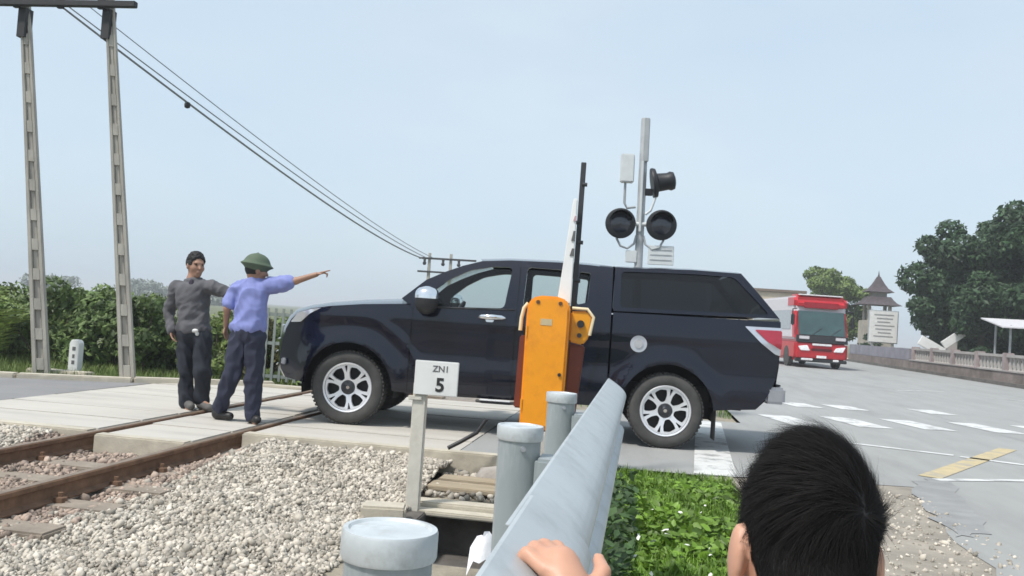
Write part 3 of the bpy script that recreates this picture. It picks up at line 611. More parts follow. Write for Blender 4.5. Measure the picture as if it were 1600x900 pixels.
for i in range(7):
    for j in range(5):
        u, w_ = i/6-.5, j/4-.5; bagp.v.append((u*.16, w_*.12+.05*u, .30-.25*abs(u+.1)-.3*abs(w_)**1.5+.03*math.sin(i*2.1+j*3.3)))
bagp.f += [(i*5+j, (i+1)*5+j, (i+1)*5+j+1, i*5+j+1) for i in range(6) for j in range(4)]
o = bagp.build('plastic_bag', mat('white_plastic', (.78, .78, .80), .35, var=.04, bump=.3, bscale=20), None, 60); o.scale = (.75, .75, .75); o.location = at(762, 868, Y=3.1)+Vector((0, 0, -.13)); tag(o, 'crumpled white plastic bag caught behind the guardrail', 'bag')
sb_ = MB(); sb_.box((0, 0, 0), (.30, .20, .11)); o = sb_.build('concrete_block', m_kerb, None, 30, .015); o.location = (-1.66, 5.95, -.16); o.rotation_euler = (0, 0, .2); tag(o, 'small pale concrete block at the foot of the number sign', 'block')
sb_ = MB(); sb_.box((0, 0, 0), (.9, .16, .5)); 

# number sign on a white post
m_signw = mat('sign_white', (.74, .74, .72), .6, var=.05, scale=5, dirt=((.55, .53, .48), 6, .35)); m_ink = mat('black_ink', (.02, .02, .02), .6); m_greyink = mat('grey_ink', (.12, .12, .12), .6)
m_post = mat('post_paint', (.60, .57, .50), .8, var=.12, scale=6, dirt=((.42, .37, .29), 4, .6), bump=.2)
SG = thing('number_sign', 'white square sign with a black 5 on a slim pale post', 'sign', (-1.585, 6.3, -.24), (0, 0, R(4)))
p = MB(); p.box((.03, .03, .40), (.10, .07, 1.1)); p.build('post', m_post, SG, 30, .008)
p = MB(); p.box((.145, -.02, .985), (.315, .018, .245)); pl = p.build('plate', m_signw, SG, 30, .004)
MT = Matrix.Translation((.175, -.0305, .935)) @ Matrix.Rotation(R(90), 4, 'X'); text_mesh('5', .135, 'numeral', m_ink, pl, MT, .004)
MT = Matrix.Translation((.175, -.0305, 1.052)) @ Matrix.Rotation(R(90), 4, 'X'); text_mesh('ZN1', .062, 'lettering', m_greyink, pl, MT, .001)
p = MB(); p.box((.0, -.005, .835), (.10, .03, .03)); p.build('bracket', m_post, SG, 30, .004)

# orange barrier machine
m_orange = mat('orange_paint', (.88, .325, .004), .42, var=.06, scale=3, coat=.25, dirt=((.66, .22, .01), 9, .6)); m_yel = mat('amber_paint', (.80, .33, .01), .4, var=.06); m_cream = mat('cream_paint', (.80, .66, .42), .4, var=.05)
BR = thing('barrier_machine', 'tall orange crossing barrier cabinet with white boom raised in front of the pickup', 'barrier', (-.755, 7.12, 0), (0, R(.4), R(3)))
prof = [(-.165, .36), (.165, .36), (.170, 1.24), (.165, 1.33), (.13, 1.385), (.06, 1.405), (-.06, 1.405), (-.13, 1.385), (-.165, 1.33), (-.170, 1.24)]
mb = MB(); mb.prism([(a, b) for a, b in prof], -.16, .16, Matrix.Rotation(R(90), 4, 'X')); mb.build('cabinet', m_orange, BR, 40, .012)
mb = MB(); mb.prism([(a*.9, b*.985 if b > .5 else .39) for a, b in prof], .161, .172, Matrix.Rotation(R(90), 4, 'X')); dr = mb.build('door_panel', m_orange, BR, 40, .004)
b = MB(); b.tube((.12, -.17, .80), (.12, -.185, .80), .014, n=12); b.build('lock', m_black, dr, 40)
for z in (.55, 1.12):
    b = MB(); b.tube((-.158, -.172, z-.04), (-.158, -.172, z+.04), .009, n=8); b.build('hinge', m_orange, dr, 40)
b = MB(); b.box((-.01, -.1735, 1.20), (.09, .003, .05)); b.build('rating_plate', mat('plate_grey', (.52, .42, .25), .5), dr, 0)
for x in (-.085, .09):
    b = MB(); b.tube((x, -.16, 1.352), (x, -.178, 1.352), .016); b.build('bolt', mat('brown_steel', (.13, .06, .02), .6), BR, 40)
b = MB(); b.path([(-.17, -.06, 1.34), (-.20, -.06, 1.30), (-.215, -.06, 1.22), (-.218, -.06, 1.12)], .015, 8); b.build('side_handle', m_cream, BR, 60)
b = MB(); b.prism([(.172, 1.30), (.30, 1.31), (.345, 1.26), (.325, 1.10), (.28, 1.04), (.172, 1.06)], -.05, .05, Matrix.Rotation(R(90), 4, 'X')); b.build('boom_bracket', m_yel, BR, 30, .012)
b = MB(); b.path([(.18, -.055, 1.325), (.30, -.055, 1.325), (.352, -.055, 1.265), (.33, -.055, 1.12)], .013, 8); b.build('bracket_edge', m_cream, BR, 60)
for x, z, r in ((.255, 1.205, .03), (.25, 1.115, .018)):
    b = MB(); b.tube((x, -.05, z), (x, -.085, z), r, n=20); b.build('pivot' if r > .03 else 'pivot_pin', m_yel if r > .03 else m_black, BR, 40)
b = MB(); b.hexa([(.172, .02, .45), (.26, .02, .45), (.26, .15, .45), (.172, .15, .45), (.172, .02, 1.05), (.30, .02, 1.03), (.30, .15, 1.03), (.172, .15, 1.05)]); b.build('reflection_panel', mat('red_reflection', (.16, .03, .012), .45, coat=.2), BR, 30, .01)  # added dark red panel, the cabinet's reflection in the truck doors as colour
b = MB(); b.hexa([(-.235, .02, .50), (-.172, .02, .50), (-.172, .15, .50), (-.235, .15, .50), (-.225, .02, 1.08), (-.172, .02, 1.08), (-.172, .15, 1.08), (-.225, .15, 1.08)]); b.build('reflection_strip', MATS['red_reflection'], BR, 30, .01)  # matching added panel, painted reflection on the left side
pl_ = MB(); pl_.box((0, 0, .05), (.50, .46, .60)); pl_.build('plinth', m_conc, BR, 30, .015)
m_boom = mat('boom_white', (.80, .80, .79), .45, var=.04)
b = MB(); b.hexa([(.055, -.03, 1.36), (.165, -.03, 1.36), (.165, .03, 1.36), (.055, .03, 1.36), (.125, -.02, 2.20), (.158, -.02, 2.20), (.158, .02, 2.20), (.125, .02, 2.20)]); bo = b.build('boom', m_boom, BR, 30, .006)
for z0, z1, m in ((1.86, 1.94, m_greyink), (1.74, 1.80, m_greyink), (2.02, 2.06, mat('faded_red', (.45, .30, .33), .6))):
    f = lambda z: (.055+.07*(z-1.36)/.84, .165-.007*(z-1.36)/.84); (a0, a1), (c0, c1) = f(z0), f(z1); wm = .45
    b = MB(); b.hexa([(a1-(a1-a0)*wm, -.0325, z0), (a1+.002, -.0325, z0), (a1+.002, -.02, z0), (a1-(a1-a0)*wm, -.02, z0), (c1-(c1-c0)*wm*.6, -.0325, z1), (c1+.002, -.0325, z1), (c1+.002, -.02, z1), (c1-(c1-c0)*wm*.6, -.02, z1)]); b.build('boom_band', m, bo, 0)
m_iron = mat('dark_iron', (.035, .037, .042), .6, var=.15)
b = MB(); b.box((.185, .08, 1.79), (.042, .03, 1.44)); ms_ = b.build('mast', m_iron, BR, 30, .003)
for z, d in ((2.33, 1), (2.02, -1), (1.86, 1), (1.55, 1)):
    b = MB(); b.tube((.185, .07, z), (.185+.04*d, .07, z), .016, n=10); b.build('mast_bolt', m_iron, ms_, 40)

# crossing signal behind the pickup
m_greypaint = mat('grey_paint', (.36, .38, .39), .55, var=.12, scale=4, dirt=((.25, .26, .26), 5, .5)); m_pale = mat('pale_grey_paint', (.62, .64, .64), .6, var=.06)
SL = thing('crossing_signal', 'railway crossing signal with twin round black lights and a bell on a grey pole', 'signal', (-.09, 12.7, 0), (0, R(-.9), R(6)))
b = MB(); b.lathe([(0, 0), (.16, 0), (.16, .03), (.06, .05), (.055, 4.15), (.048, 4.17), (0, 4.17)], 18); b.build('pole', m_greypaint, SL, 40)
b = MB(); b.box((.03, -.06, 3.85), (.07, .05, .62)); b.build('pole_sleeve', m_greypaint, SL, 30, .01)
b = MB(); b.box((-.01, -.07, 3.05), (.035, .03, 1.0)); b.build('conduit', m_pale, SL, 30, .008)
b = MB(); b.tube((-.33, -.04, 2.66), (.33, -.04, 2.66), .03); b.build('cross_tube', m_pale, SL, 40)
Mf = Matrix.Rotation(R(90), 4, 'X')
for s in (-1, 1):
    c = Matrix.Translation((s*.285, -.08, 2.655)) @ Mf
    b = MB(); b.lathe([(0, -.03), (.19, -.03), (.213, 0), (.213, .03), (.205, .035), (.0, .022)], 32, c); lt = b.build('light', mat('signal_black', (.012, .013, .016), .5), SL, 40)
    b = MB(); n = 20
    G = [[c @ Vector((.17*math.cos(R(20+140*i/n)), .17*math.sin(R(20+140*i/n)), .03+.16*k/3*(math.sin(R(20+140*i/n)))**.7)) for k in range(4)] for i in range(n+1)]; b.grid(G); b.build('visor', MATS['signal_black'], lt, 60)
    b = MB(); b.lathe([(0, .028), (.14, .028), (.10, .045), (0, .052)], 24, c); b.build('lens', mat('dark_lens', (.03, .032, .045), .2, var=.2, coat=.6), lt, 60)
    b = MB(); b.path([(s*.33, -.06, 2.45), (s*.27, -.07, 2.34), (s*.17, -.06, 2.31), (s*.08, -.04, 2.38), (s*.05, -.02, 2.50)], .016, 8); b.build('cable', m_greypaint, SL, 60)
b = MB(); b.box((-.22, -.03, 3.44), (.19, .14, .40)); b.build('junction_box', m_pale, SL, 30, .015)
b = MB(); b.path([(-.24, -.03, 3.24), (-.24, -.04, 2.95), (-.20, -.04, 2.88), (-.08, -.04, 2.90)], .018, 8); b.build('box_cable', m_greypaint, SL, 60)
b = MB(); b.path([(.06, -.05, 2.80), (.13, -.05, 2.86), (.17, -.05, 2.98), (.19, -.05, 3.05)], .018, 8); b.build('bell_cable', m_pale, SL, 60)
Mb = Matrix.Translation((.155, -.02, 3.25)) @ Matrix.Rotation(R(80), 4, 'Y')
b = MB(); b.lathe([(0, -.02), (.21, -.02), (.215, .0), (.20, .04), (.13, .06), (.12, .20), (.135, .24), (.12, .29), (.06, .31), (0, .31)], 28, Mb); b.build('bell', MATS['signal_black'], SL, 40)
b = MB(); b.box((.09, -.02, 3.12), (.12, .05, .10)); b.build('bell_bracket', MATS['signal_black'], SL, 30, .01)
b = MB(); b.box((.30, -.05, 2.235), (.36, .03, .27)); bd = b.build('board', m_pale, SL, 30, .006)
for z in (2.17, 2.24, 2.31):
    b = MB(); b.box((.30, -.068, z), (.30, .006, .012)); b.build('board_rib', m_greypaint, bd, 0)
b = MB(); b.box((-.11, -.04, 2.20), (.16, .05, .17)); b.build('lower_box', m_pale, SL, 30, .01)

# H-frame of slotted concrete poles
m_polec = mat('pole_concrete', (.40, .375, .325), .9, var=.14, scale=3, stretch=(3, 3, .6), bump=.3, bscale=40, dirt=((.24, .22, .2), 2.5, .6))
m_arm = mat('crossarm_iron', (.03, .03, .032), .7)
def slot_pole(parent, bx, tx, zt, wb, wt, dep=.20):
    def cen(z): return bx+(tx-bx)*z/zt, (wb+(wt-wb)*z/zt)/2
    pm_ = MB(); rot = Matrix.Rotation(R(24), 3, 'Z')
    def P(u, v, z): c, w = cen(z); q = rot @ Vector((u*w, v*dep/2, 0)); return (c+q.x, q.y, z)
    for a, b_ in ((-1, -.42), (.42, 1)): pm_.hexa([P(a, -1, -.3), P(b_, -1, -.3), P(b_, 1, -.3), P(a, 1, -.3), P(a, -1, zt), P(b_, -1, zt), P(b_, 1, zt), P(a, 1, zt)])
    pm_.hexa([P(-.41, -.2, -.3), P(.41, -.2, -.3), P(.41, .35, -.3), P(-.41, .35, -.3), P(-.41, -.8, zt), P(.41, -.8, zt), P(.41, .35, zt), P(-.41, .35, zt)])
    o = pm_.build('pole', m_polec, parent, 30, .01); z = .05
    while z < zt-.1:
        h = .16; r_ = MB(); e = .995; r_.hexa([P(-.43, -.93, z), P(.43, -.93, z), P(.43, -.3, z), P(-.43, -.3, z), P(-.43, -.93, z+h), P(.43, -.93, z+h), P(.43, -.3, z+h), P(-.43, -.3, z+h)]); r_.build('rung', m_polec, o, 0); z += .42
    return o
HP = thing('utility_poles', 'pair of tall slotted concrete utility poles joined by a black crossarm', 'utility poles', (-7.7, 11.6, 0))
slot_pole(HP, -.65, -1.44, 5.5, .215, .125, .13); slot_pole(HP, .67, -.11, 5.5, .205, .12, .13)
b = MB(); b.box((-.85, -.16, 5.235), (2.55, .09, .085)); b.build('crossarm', m_arm, HP, 30, .008)
for x in (-1.43, -.745, -.12):
    b = MB(); b.box((x, -.14, 5.38), (.09, .06, .42)); b.build('arm_clamp', m_arm, HP, 30, .006)
b = MB(); b.box((-1.37, -.02, 4.98), (.12, .16, .42)); b.build('pole_band', m_arm, HP, 30); b = MB(); b.box((-.06, -.02, 4.98), (.12, .16, .42)); b.build('pole_band', m_arm, HP, 30)
FPp = thing('utility_poles', 'far pair of utility poles with crossarms beyond the pickup roof', 'utility poles', (-13.6, 60, 0))
for x in (-1.2, .3):
    b = MB(); b.hexa([(x-.14, -.1, -.3), (x+.14, -.1, -.3), (x+.14, .1, -.3), (x-.14, .1, -.3), (x-.08, -.08, 5.4), (x+.08, -.08, 5.4), (x+.08, .08, 5.4), (x-.08, .08, 5.4)]); b.build('pole', m_polec, FPp, 30)
b = MB(); b.box((.1, -.15, 5.02), (4.0, .12, .13)); b.build('crossarm', m_arm, FPp, 0); b = MB(); b.box((-1.0, -.15, 4.1), (1.9, .12, .12)); b.build('crossarm', m_arm, FPp, 0)
for x in (-1.5, -.2, .9):
    b = MB(); b.lathe([(0, 0), (.08, 0), (.14, .12), (.08, .25), (.1, .4), (0, .5)], 8, Matrix.Translation((x, -.15, 4.55))); b.build('insulator', m_arm, FPp, 40)
m_wire = mat('wire', (.24, .25, .27), .7)
def wire(a, b, sag, r, label, nm='power_line'):
    a, b = Vector(a), Vector(b); pts = [a.lerp(b, t)-Vector((0, 0, sag*4*t*(1-t))) for t in [((i/28)**1.5) for i in range(29)]]
    mb = MB(); mb.path(pts, [r*(1+2.0*i/28) for i in range(29)], 5); o = mb.build(nm, m_wire, None, 60); return tag(o, label, 'power line', 'overhead lines from the slotted poles')
W1 = wire((-8.44, 11.5, 5.2), (-15.3, 59.9, 5.0), .42, .015, 'thick sagging power line leaving the crossarm centre, lowest of the lines')
wire((-8.36, 11.5, 5.22), (-15.0, 59.9, 5.05), .30, .009, 'thin power line just above the thick sagging one')
wire((-8.15, 11.5, 5.3), (-14.6, 59.9, 5.1), .33, .007, 'faint topmost power line to the far crossarm')
sp = MB(); sp.lathe([(0, -.07), (.05, -.05), (.06, 0), (.05, .05), (0, .07)], 10); o = sp.build('line_damper', m_arm, None, 60); tag(o, 'small dark damper hanging on the thick power line', 'damper')
t = .1; ap, bp = Vector((-8.44, 11.5, 5.2)), Vector((-15.3, 59.9, 5.0)); o.location = ap.lerp(bp, t)-Vector((0, 0, .42*4*t*(1-t)+.05))
# kilometre post and low blocks by the poles
KM = thing('marker_post', 'short white concrete marker post with dark marks between the slotted poles', 'marker post', (-8.25, 12.2, -.08))
b = MB(); b.prism([(-.08, 0), (.08, 0), (.08, .50), (.05, .55), (-.05, .55), (-.08, .50)], -.06, .06, Matrix.Rotation(R(90), 4, 'X')); kp = b.build('post', m_signw, KM, 30, .008)
for z, w_ in ((.42, .05), (.31, .035), (.22, .045)):
    b = MB(); b.box((0, -.062, z), (w_, .004, .055)); b.build('painted_mark', m_greyink, kp, 0)
b = MB(); b.box((-.03, -.1, .05), (.95, .25, .14)); tag(b.build('concrete_block', m_kerb, None, 30, .02, loc=(-8.2, 11.95, -.08)), 'low pale concrete block in front of the marker post', 'block')
b = MB(); pts = [(-9.2, 10.62), (-7.95, 10.98), (-6.85, 11.55)]
def kerbrun(p, w, h, z0, label):
    mb = MB()
    for (x0, y0), (x1, y1) in zip(p, p[1:]):
        d = Vector((x1-x0, y1-y0)).normalized(); n = Vector((-d.y, d.x))*w/2; e = d*.004
        mb.hexa([(x0-n.x+e.x, y0-n.y+e.y, z0), (x1-n.x-e.x, y1-n.y-e.y, z0), (x1+n.x-e.x, y1+n.y-e.y, z0), (x0+n.x+e.x, y0+n.y+e.y, z0), (x0-n.x+e.x, y0-n.y+e.y, h), (x1-n.x-e.x, y1-n.y-e.y, h), (x1+n.x-e.x, y1+n.y-e.y, h), (x0+n.x+e.x, y0+n.y+e.y, h)])
    o = mb.build('kerb', m_kerb, None, 30, .015); return tag(o, label, kind='structure')
kerbrun([(-9.3, 10.56), (-8.2, 10.9)], .2, .05, -.2, 'pale kerb along the far edge of the side road'); kerbrun([(-8.19, 10.9), (-6.9, 11.5)], .2, .05, -.2, 'pale kerb below the slotted poles'); kerbrun([(-6.89, 11.52), (-5.3, 12.55)], .2, .06, -.2, 'pale kerb behind the two men')
b = MB(); b.box((0, 0, .3), (.12, .1, .75)); tag(b.build('bollard', m_signw, None, 30, .02, loc=(-9.75, 12.3, -.1)), 'white bollard cut by the left edge of the picture', 'bollard')
# grey picket gate behind the men
GT = thing('picket_gate', 'pale grey metal picket gate standing behind the man in the purple shirt', 'gate', (-5.0, 12.95, -.02))
m_gate = mat('gate_paint', (.19, .215, .20), .6, var=.1, scale=4)
for z in (.12, .62, 1.06):
    b = MB(); b.box((.35, 0, z), (2.5, .04, .05)); b.build('rail', m_gate, GT, 30, .004)
pk = MB(); pk.box((0, -.024, .60), (.04, .008, 1.1)); pk0 = pk.build('picket', m_gate, GT, 0); pk0.location.x = -.88
for i in range(1, 21): c = pk0.copy(); link(c); c.parent = GT; c.location.x = -.88+.123*i
# ------------------------------------------------------------------ people
def V3(*a): return np.array(a, float)
def axes(fwd, up=(0, 0, 1)):
    f = np.array(fwd, float); f /= np.linalg.norm(f); u = np.array(up, float); r = np.cross(f, u); r /= np.linalg.norm(r); u = np.cross(r, f); return r, f, u
def head_prims(c, fwd, up=(0, 0, 1), s=1.0, neck=None, ear=1.0):
    r, f, u = axes(fwd, up); rot = np.stack([r, f, u], 1); c = np.array(c, float); q = lambda a, b, d: c+s*(r*a+f*b+u*d)
    P = [('e', q(0, -.008, .015), V3(.076, .094, .098)*s, .01*s, rot), ('e', q(0, .030, -.045), V3(.058, .060, .076)*s, .035*s, rot), ('e', q(0, .060, -.100), V3(.030, .026, .024)*s, .03*s, rot),
         ('c', q(0, .084, .008), q(0, .106, -.034), .009*s, .014*s, .012*s), ('e', q(0, .080, .022), V3(.048, .014, .011)*s, .015*s, rot), ('e', q(0, .086, -.070), V3(.024, .012, .010)*s, .012*s, rot)]
    for k in (-1, 1):
        P += [('e', q(k*.078*ear, -.008, -.018), V3(.010, .021, .033)*s, .008*s, rot), ('e', q(k*.034, .074, .004), V3(.016, .012, .010)*s, -.008*s, rot), ('e', q(k*.040, .055, -.035), V3(.024, .022, .022)*s, .02*s, rot)]
    if neck is not None: P += [('c', q(0, -.020, -.060), neck, .052*s, .058*s, .03*s)]
    return P, q, rot
def hand_prims(w, d, n, s=1.0, curl=.5, point=False, flip=1):
    d = np.array(d, float); d /= np.linalg.norm(d); n = np.array(n, float); n -= d*(n@d); n /= np.linalg.norm(n); a = np.cross(d, n)*flip; w = np.array(w, float)
    P = [('e', w+d*.05*s, V3(.040, .052, .015)*s, .012*s, np.stack([a, d, n], 1))]
    for i, (o, L) in enumerate(((-.030, .058), (-.010, .070), (.010, .074), (.030, .066))):
        cu_ = curl if not (point and i == 3) else .05
        b = w+d*.092*s+a*o*s*1.0; e1 = d*math.cos(cu_)-n*math.sin(cu_); m = b+e1*L*.52*s; e2 = d*math.cos(cu_*2.2)-n*math.sin(cu_*2.2); t = m+e2*L*.5*s
        P += [('c', b-d*.02*s, m, .0095*s, .0088*s, .006*s), ('c', m, t, .0088*s, .0072*s, .004*s)]
    b = w+d*.022*s+a*.034*s; m = b+(d*.55+a*.8-n*.25)*.036*s; t = m+(d*.9+a*.25-n*.3)*.032*s
    return P+[('c', b, m, .013*s, .0105*s, .01*s), ('c', m, t, .0105*s, .008*s, .005*s)]
def cloth(prims, h, name, m, parent, base, wr=.006, sc=14, seed=1, stretch=(1, 1, 1)):
    V, Q = sdf_mesh(prims, h); N = vnormals(V, Q); S = V*np.array(stretch); a = vnoise(S, sc, seed); b = vnoise(S, sc*2.1, seed+1); V = V+N*(wr*(.8*a+.9*(.35-np.abs(b))*1.6+.35*vnoise(S, sc*4, seed+2)+.22))[:, None]
    o = np_mesh(name, V-np.array(base), Q, m, parent, 1); return o
m_skin = mat('skin_tan', (.33, .185, .125), .55, var=.1, scale=12, sss=.12); m_skinc = mat('skin_child', (.56, .30, .20), .5, var=.08, scale=10, sss=.15)
m_hair = mat('black_hair', (.012, .011, .011), .75, var=.2, scale=30); m_eye = mat('dark_eye', (.02, .015, .012), .3)
def person(label, J, fwd, hfwd, cols, h=.009, hat=False, point=None, hup=(0, 0, 1), seed=1, s=1.0, sleeve='long'):
    """J: joints in world space; one continuous body mesh, clothing as children"""
    base = np.array([(J['aL'][0]+J['aR'][0])/2, (J['aL'][1]+J['aR'][1])/2, 0.0]); r, f, u = axes(fwd); rot = np.stack([r, f, u], 1)
    ch, pv, nk = J['chest'], J['pelvis'], J['neck']; mid = (ch+pv)/2
    hp, q, hrot = head_prims(J['head'], hfwd, hup, s*1.1, nk-u*.02); S1 = s*1.1
    B = list(hp)+[('e', ch, V3(.140, .088, .16)*s, .05*s, rot), ('e', mid, V3(.125, .09, .17)*s, .06*s, rot), ('e', pv, V3(.135, .095, .10)*s, .05*s, rot), ('c', J['sL'], J['sR'], .040*s, .040*s, .04*s), ('c', nk, ch+u*.06, .052*s, .07*s, .04*s)]
    for k in 'LR':
        B += [('c', J['s'+k], J['e'+k], .038*s, .034*s, .02*s), ('c', J['e'+k], J['w'+k], .036*s, .025*s, .02*s), ('c', J['h'+k], J['k'+k], .072*s, .048*s, .03*s), ('c', J['k'+k], J['a'+k], .050*s, .034*s, .02*s), ('c', J['a'+k]-u*.02, J['t'+k], .034*s, .026*s, .02*s)]
        d = J['w'+k]-J['e'+k]; B += hand_prims(J['w'+k], d, J.get('n'+k, -r), s*.95, .45 if point != k else .95, point == k, 1 if k == 'R' else -1)
    V, Q = sdf_mesh(B, h); body = np_mesh('person', V-base, Q, m_skin, None, 1); body.location = base; tag(body, label, 'person')
    # upper garment
    top = [('e', ch+u*.01, V3(.180, .124, .19)*s, .04*s, rot), ('e', mid-u*.01, V3(.164, .126, .19)*s, .05*s, rot), ('e', pv+u*.05, V3(.178, .138, .085)*s, .05*s, rot), ('c', J['sL'], J['sR'], .066*s, .066*s, .05*s), ('c', nk-u*.03, ch+u*.08, .066*s, .09*s, .04*s), ('e', nk-u*.012, V3(.080, .080, .026)*s, .012*s, rot)]
    for k in 'LR':
        e = J['e'+k]; sv = sleeve if isinstance(sleeve, str) else sleeve[k]
        if sv == 'long': top += [('c', J['s'+k], e, .062*s, .050*s, .03*s), ('c', e, J['w'+k]+(e-J['w'+k])*.06, .050*s, .040*s, .02*s)]
        else: top += [('c', J['s'+k], J['s'+k]+(e-J['s'+k])*.72, .064*s, .060*s, .03*s)]
    cloth(top, h, 'shirt', cols[0], body, base, .026*s, 14, seed, (1, 1, .75))
    tr = [('e', pv-u*.01, V3(.158, .118, .115)*s, .04*s, rot)]
    for k in 'LR': tr += [('c', J['h'+k], J['k'+k], .100*s, .078*s, .03*s), ('c', J['k'+k], J['a'+k]+u*.015, .076*s, .066*s, .02*s)]
    cloth(tr, h, 'trousers', cols[1], body, base, .026*s, 13, seed+5, (1, 1, .75))
    for k in 'LR':
        a, t = J['a'+k], J['t'+k]; d = (t-a); d[2] = 0; d /= max(np.linalg.norm(d), 1e-6); g = a.copy(); g[2] = min(a[2], t[2])
        g[2] = .052; t = V3(t[0], t[1], .042)
        cloth([('c', g-d*.03, t+d*.03, .050*s, .040*s, .02*s), ('c', g+V3(0, 0, .06), g, .050*s, .050*s, .03*s)], h*.7, 'shoe', cols[2], body, base, 0)
    if hat:
        H = V3(*q(0, -.005, .05)); cloth([('e', H, V3(.104, .120, .098)*S1, .01, hrot), ('e', H-V3(0, 0, .012), V3(.130, .150, .024)*S1, .03, hrot), ('e', H+V3(0, 0, .096*S1), V3(.012, .012, .012), .01, hrot)], .006, 'helmet', cols[3], body, base, .0)
        b = [('e', H+V3(0, 0, .006), V3(.1075, .1235, .017)*S1, .004, hrot)]; cloth(b, .005, 'helmet_band', cols[4], body, base, 0)
        cloth([('e', q(0, -.012, .0), V3(.079, .094, .085)*S1, .01*S1, hrot), ('e', q(0, .07, -.05), V3(.10, .085, .11)*S1, -.01*S1, hrot), ('e', q(0, 0, -.14), V3(.15, .15, .07)*S1, -.01*S1, hrot)], .006, 'hair', m_hair, body, base, .001)
    else:
        cloth([('e', q(0, -.010, .034), V3(.0805, .098, .100)*S1, .01*S1, hrot), ('e', q(0, .105, -.012), V3(.082, .082, .094)*S1, -.015*S1, hrot), ('e', q(0, 0, -.145), V3(.15, .16, .09)*S1, -.01*S1, hrot)], .006, 'hair', m_hair, body, base, .012, 45, 3)
    for k in (-1, 1): cloth([('e', q(k*.033, .080, .004), V3(.014, .008, .006)*S1, .003, hrot)], .003, 'eye', m_eye, body, base, 0)
    return body, base, q, hrot
def jt(Y, **px): return {k: np.array(at(v[0], v[1], Y=Y+(v[2] if len(v) > 2 else 0))) for k, v in px.items()}
m_jacket = mat('grey_jacket', (.098, .096, .105), .85, var=.2, scale=6, bump=.3, bscale=50); m_trs = mat('dark_trousers', (.014, .017, .026), .85, var=.25, scale=7, bump=.3, bscale=60); m_trs2 = mat('navy_trousers', (.022, .026, .050), .85, var=.25, scale=7, bump=.3, bscale=60)
m_shoe = mat('black_shoe', (.015, .014, .014), .5); m_shoe2 = mat('grey_shoe', (.10, .095, .09), .7); m_purple = mat('purple_shirt', (.205, .235, .50), .8, var=.12, scale=5, bump=.25, bscale=50); m_helm = mat('green_helmet', (.085, .12, .075), .75, var=.12, scale=8); m_band = mat('pale_band', (.30, .36, .27), .8)
J1 = jt(9.2, head=(306, 414), neck=(301, 437), chest=(302, 466), pelvis=(303, 520), sL=(331, 449), sR=(275, 449), eL=(352, 456, -.02), wL=(388, 462, -.05), eR=(264, 486, .03), wR=(268, 517, -.05), hL=(315, 526), hR=(291, 526), kL=(317, 580, -.05), kR=(290, 583), aL=(316, 626, .02), aR=(292, 632), tL=(326, 634, -.12), tR=(297, 643, -.12))
J1['nL'] = V3(0, 0, 1); J1['nR'] = V3(-1, 0, 0)
m1 = person('man in grey jacket and black trousers with his arm stretched out to the right', J1, (.25, -.95, 0), (.78, -.60, -.05), (m_jacket, m_trs, m_shoe2), seed=4)
cloth([('e', J1['neck']+V3(.035, -.085, -.05), V3(.030, .022, .055), .01), ('c', J1['neck']+V3(.03, -.08, -.05), J1['chest']+V3(.03, -.128, .03), .020, .006, .02)], .005, 'undershirt', mat('dark_undershirt', (.03, .022, .04), .8), m1[0], m1[1], 0)
cloth([('e', J1['pelvis']+V3(.06, -.12, .03), V3(.05, .02, .022), .01), ('e', J1['pelvis']+V3(.09, -.10, .0), V3(.022, .02, .026), .01)], .005, 'shirt_hem', m_signw, m1[0], m1[1], .004)
J2 = jt(8.52, head=(401, 421), neck=(399, 440), chest=(394, 468), pelvis=(387, 519), sL=(370, 451), sR=(423, 447), eL=(355, 482, -.05), wL=(353, 510, .05), eR=(462, 439, .03), wR=(494, 429, .06), hL=(376, 528), hR=(399, 528), kL=(362, 588, -.04), kR=(396, 592), aL=(343, 640, .05), aR=(394, 650), tL=(355, 650, .03), tR=(399, 661, -.04))
J2['nL'] = V3(-1, 0, 0); J2['nR'] = V3(0, 0, 1)
m2 = person('man in purple-blue shirt and green pith helmet pointing to the right', J2, (.30, .95, 0), (.72, .62, -.12), (m_purple, m_trs2, m_shoe, m_helm, m_band), hat=True, point='R', seed=9, sleeve='short')
# ------------------------------------------------------------------ child in the foreground
KH = V3(.196, 1.065, .967); kf = (-.12, 1, -.03); kup = (.05, 0, 1)
kr, kfw, ku = axes(kf, kup); krot = np.stack([kr, kfw, ku], 1); kb = V3(.19, 1.05, -.03)
KJ = dict(nk=V3(.190, 1.04, .815), ch=V3(.195, 1.05, .69), pv=V3(.195, 1.05, .48), sL=V3(.085, 1.04, .775), sR=V3(.305, 1.05, .775), eL=V3(.005, .885, .735), wL=V3(-.045, .930, .898), eR=V3(.345, 1.06, .62), wR=V3(.335, 1.14, .53))
hp, kq, _ = head_prims(KH, kf, kup, .93, KJ['nk'], 1.06)
KB = hp+[('c', KJ['nk'], KJ['ch'], .05, .085, .05), ('c', KJ['sL'], KJ['sR'], .036, .036, .04), ('e', KJ['ch'], V3(.105, .075, .13), .05, krot), ('e', (KJ['ch']+KJ['pv'])/2, V3(.095, .075, .15), .05, krot), ('e', KJ['pv'], V3(.10, .08, .08), .04, krot)]
for k, sx in (('L', -1), ('R', 1)):
    KB += [('c', KJ['s'+k], KJ['e'+k], .034, .028, .02), ('c', KJ['e'+k], KJ['w'+k], .030, .022, .015)]
    hpv, kn, an = V3(.195+sx*.055, 1.05, .47), V3(.195+sx*.06, 1.06, .25), V3(.195+sx*.06, 1.03, .03)
    KB += [('c', hpv, kn, .055, .040, .03), ('c', kn, an, .040, .028, .02), ('c', an, an+V3(0, .09, -.035), .027, .020, .02)]
KB += hand_prims(KJ['wR'], (0, .2, -1), (1, 0, 0), .72, .4)
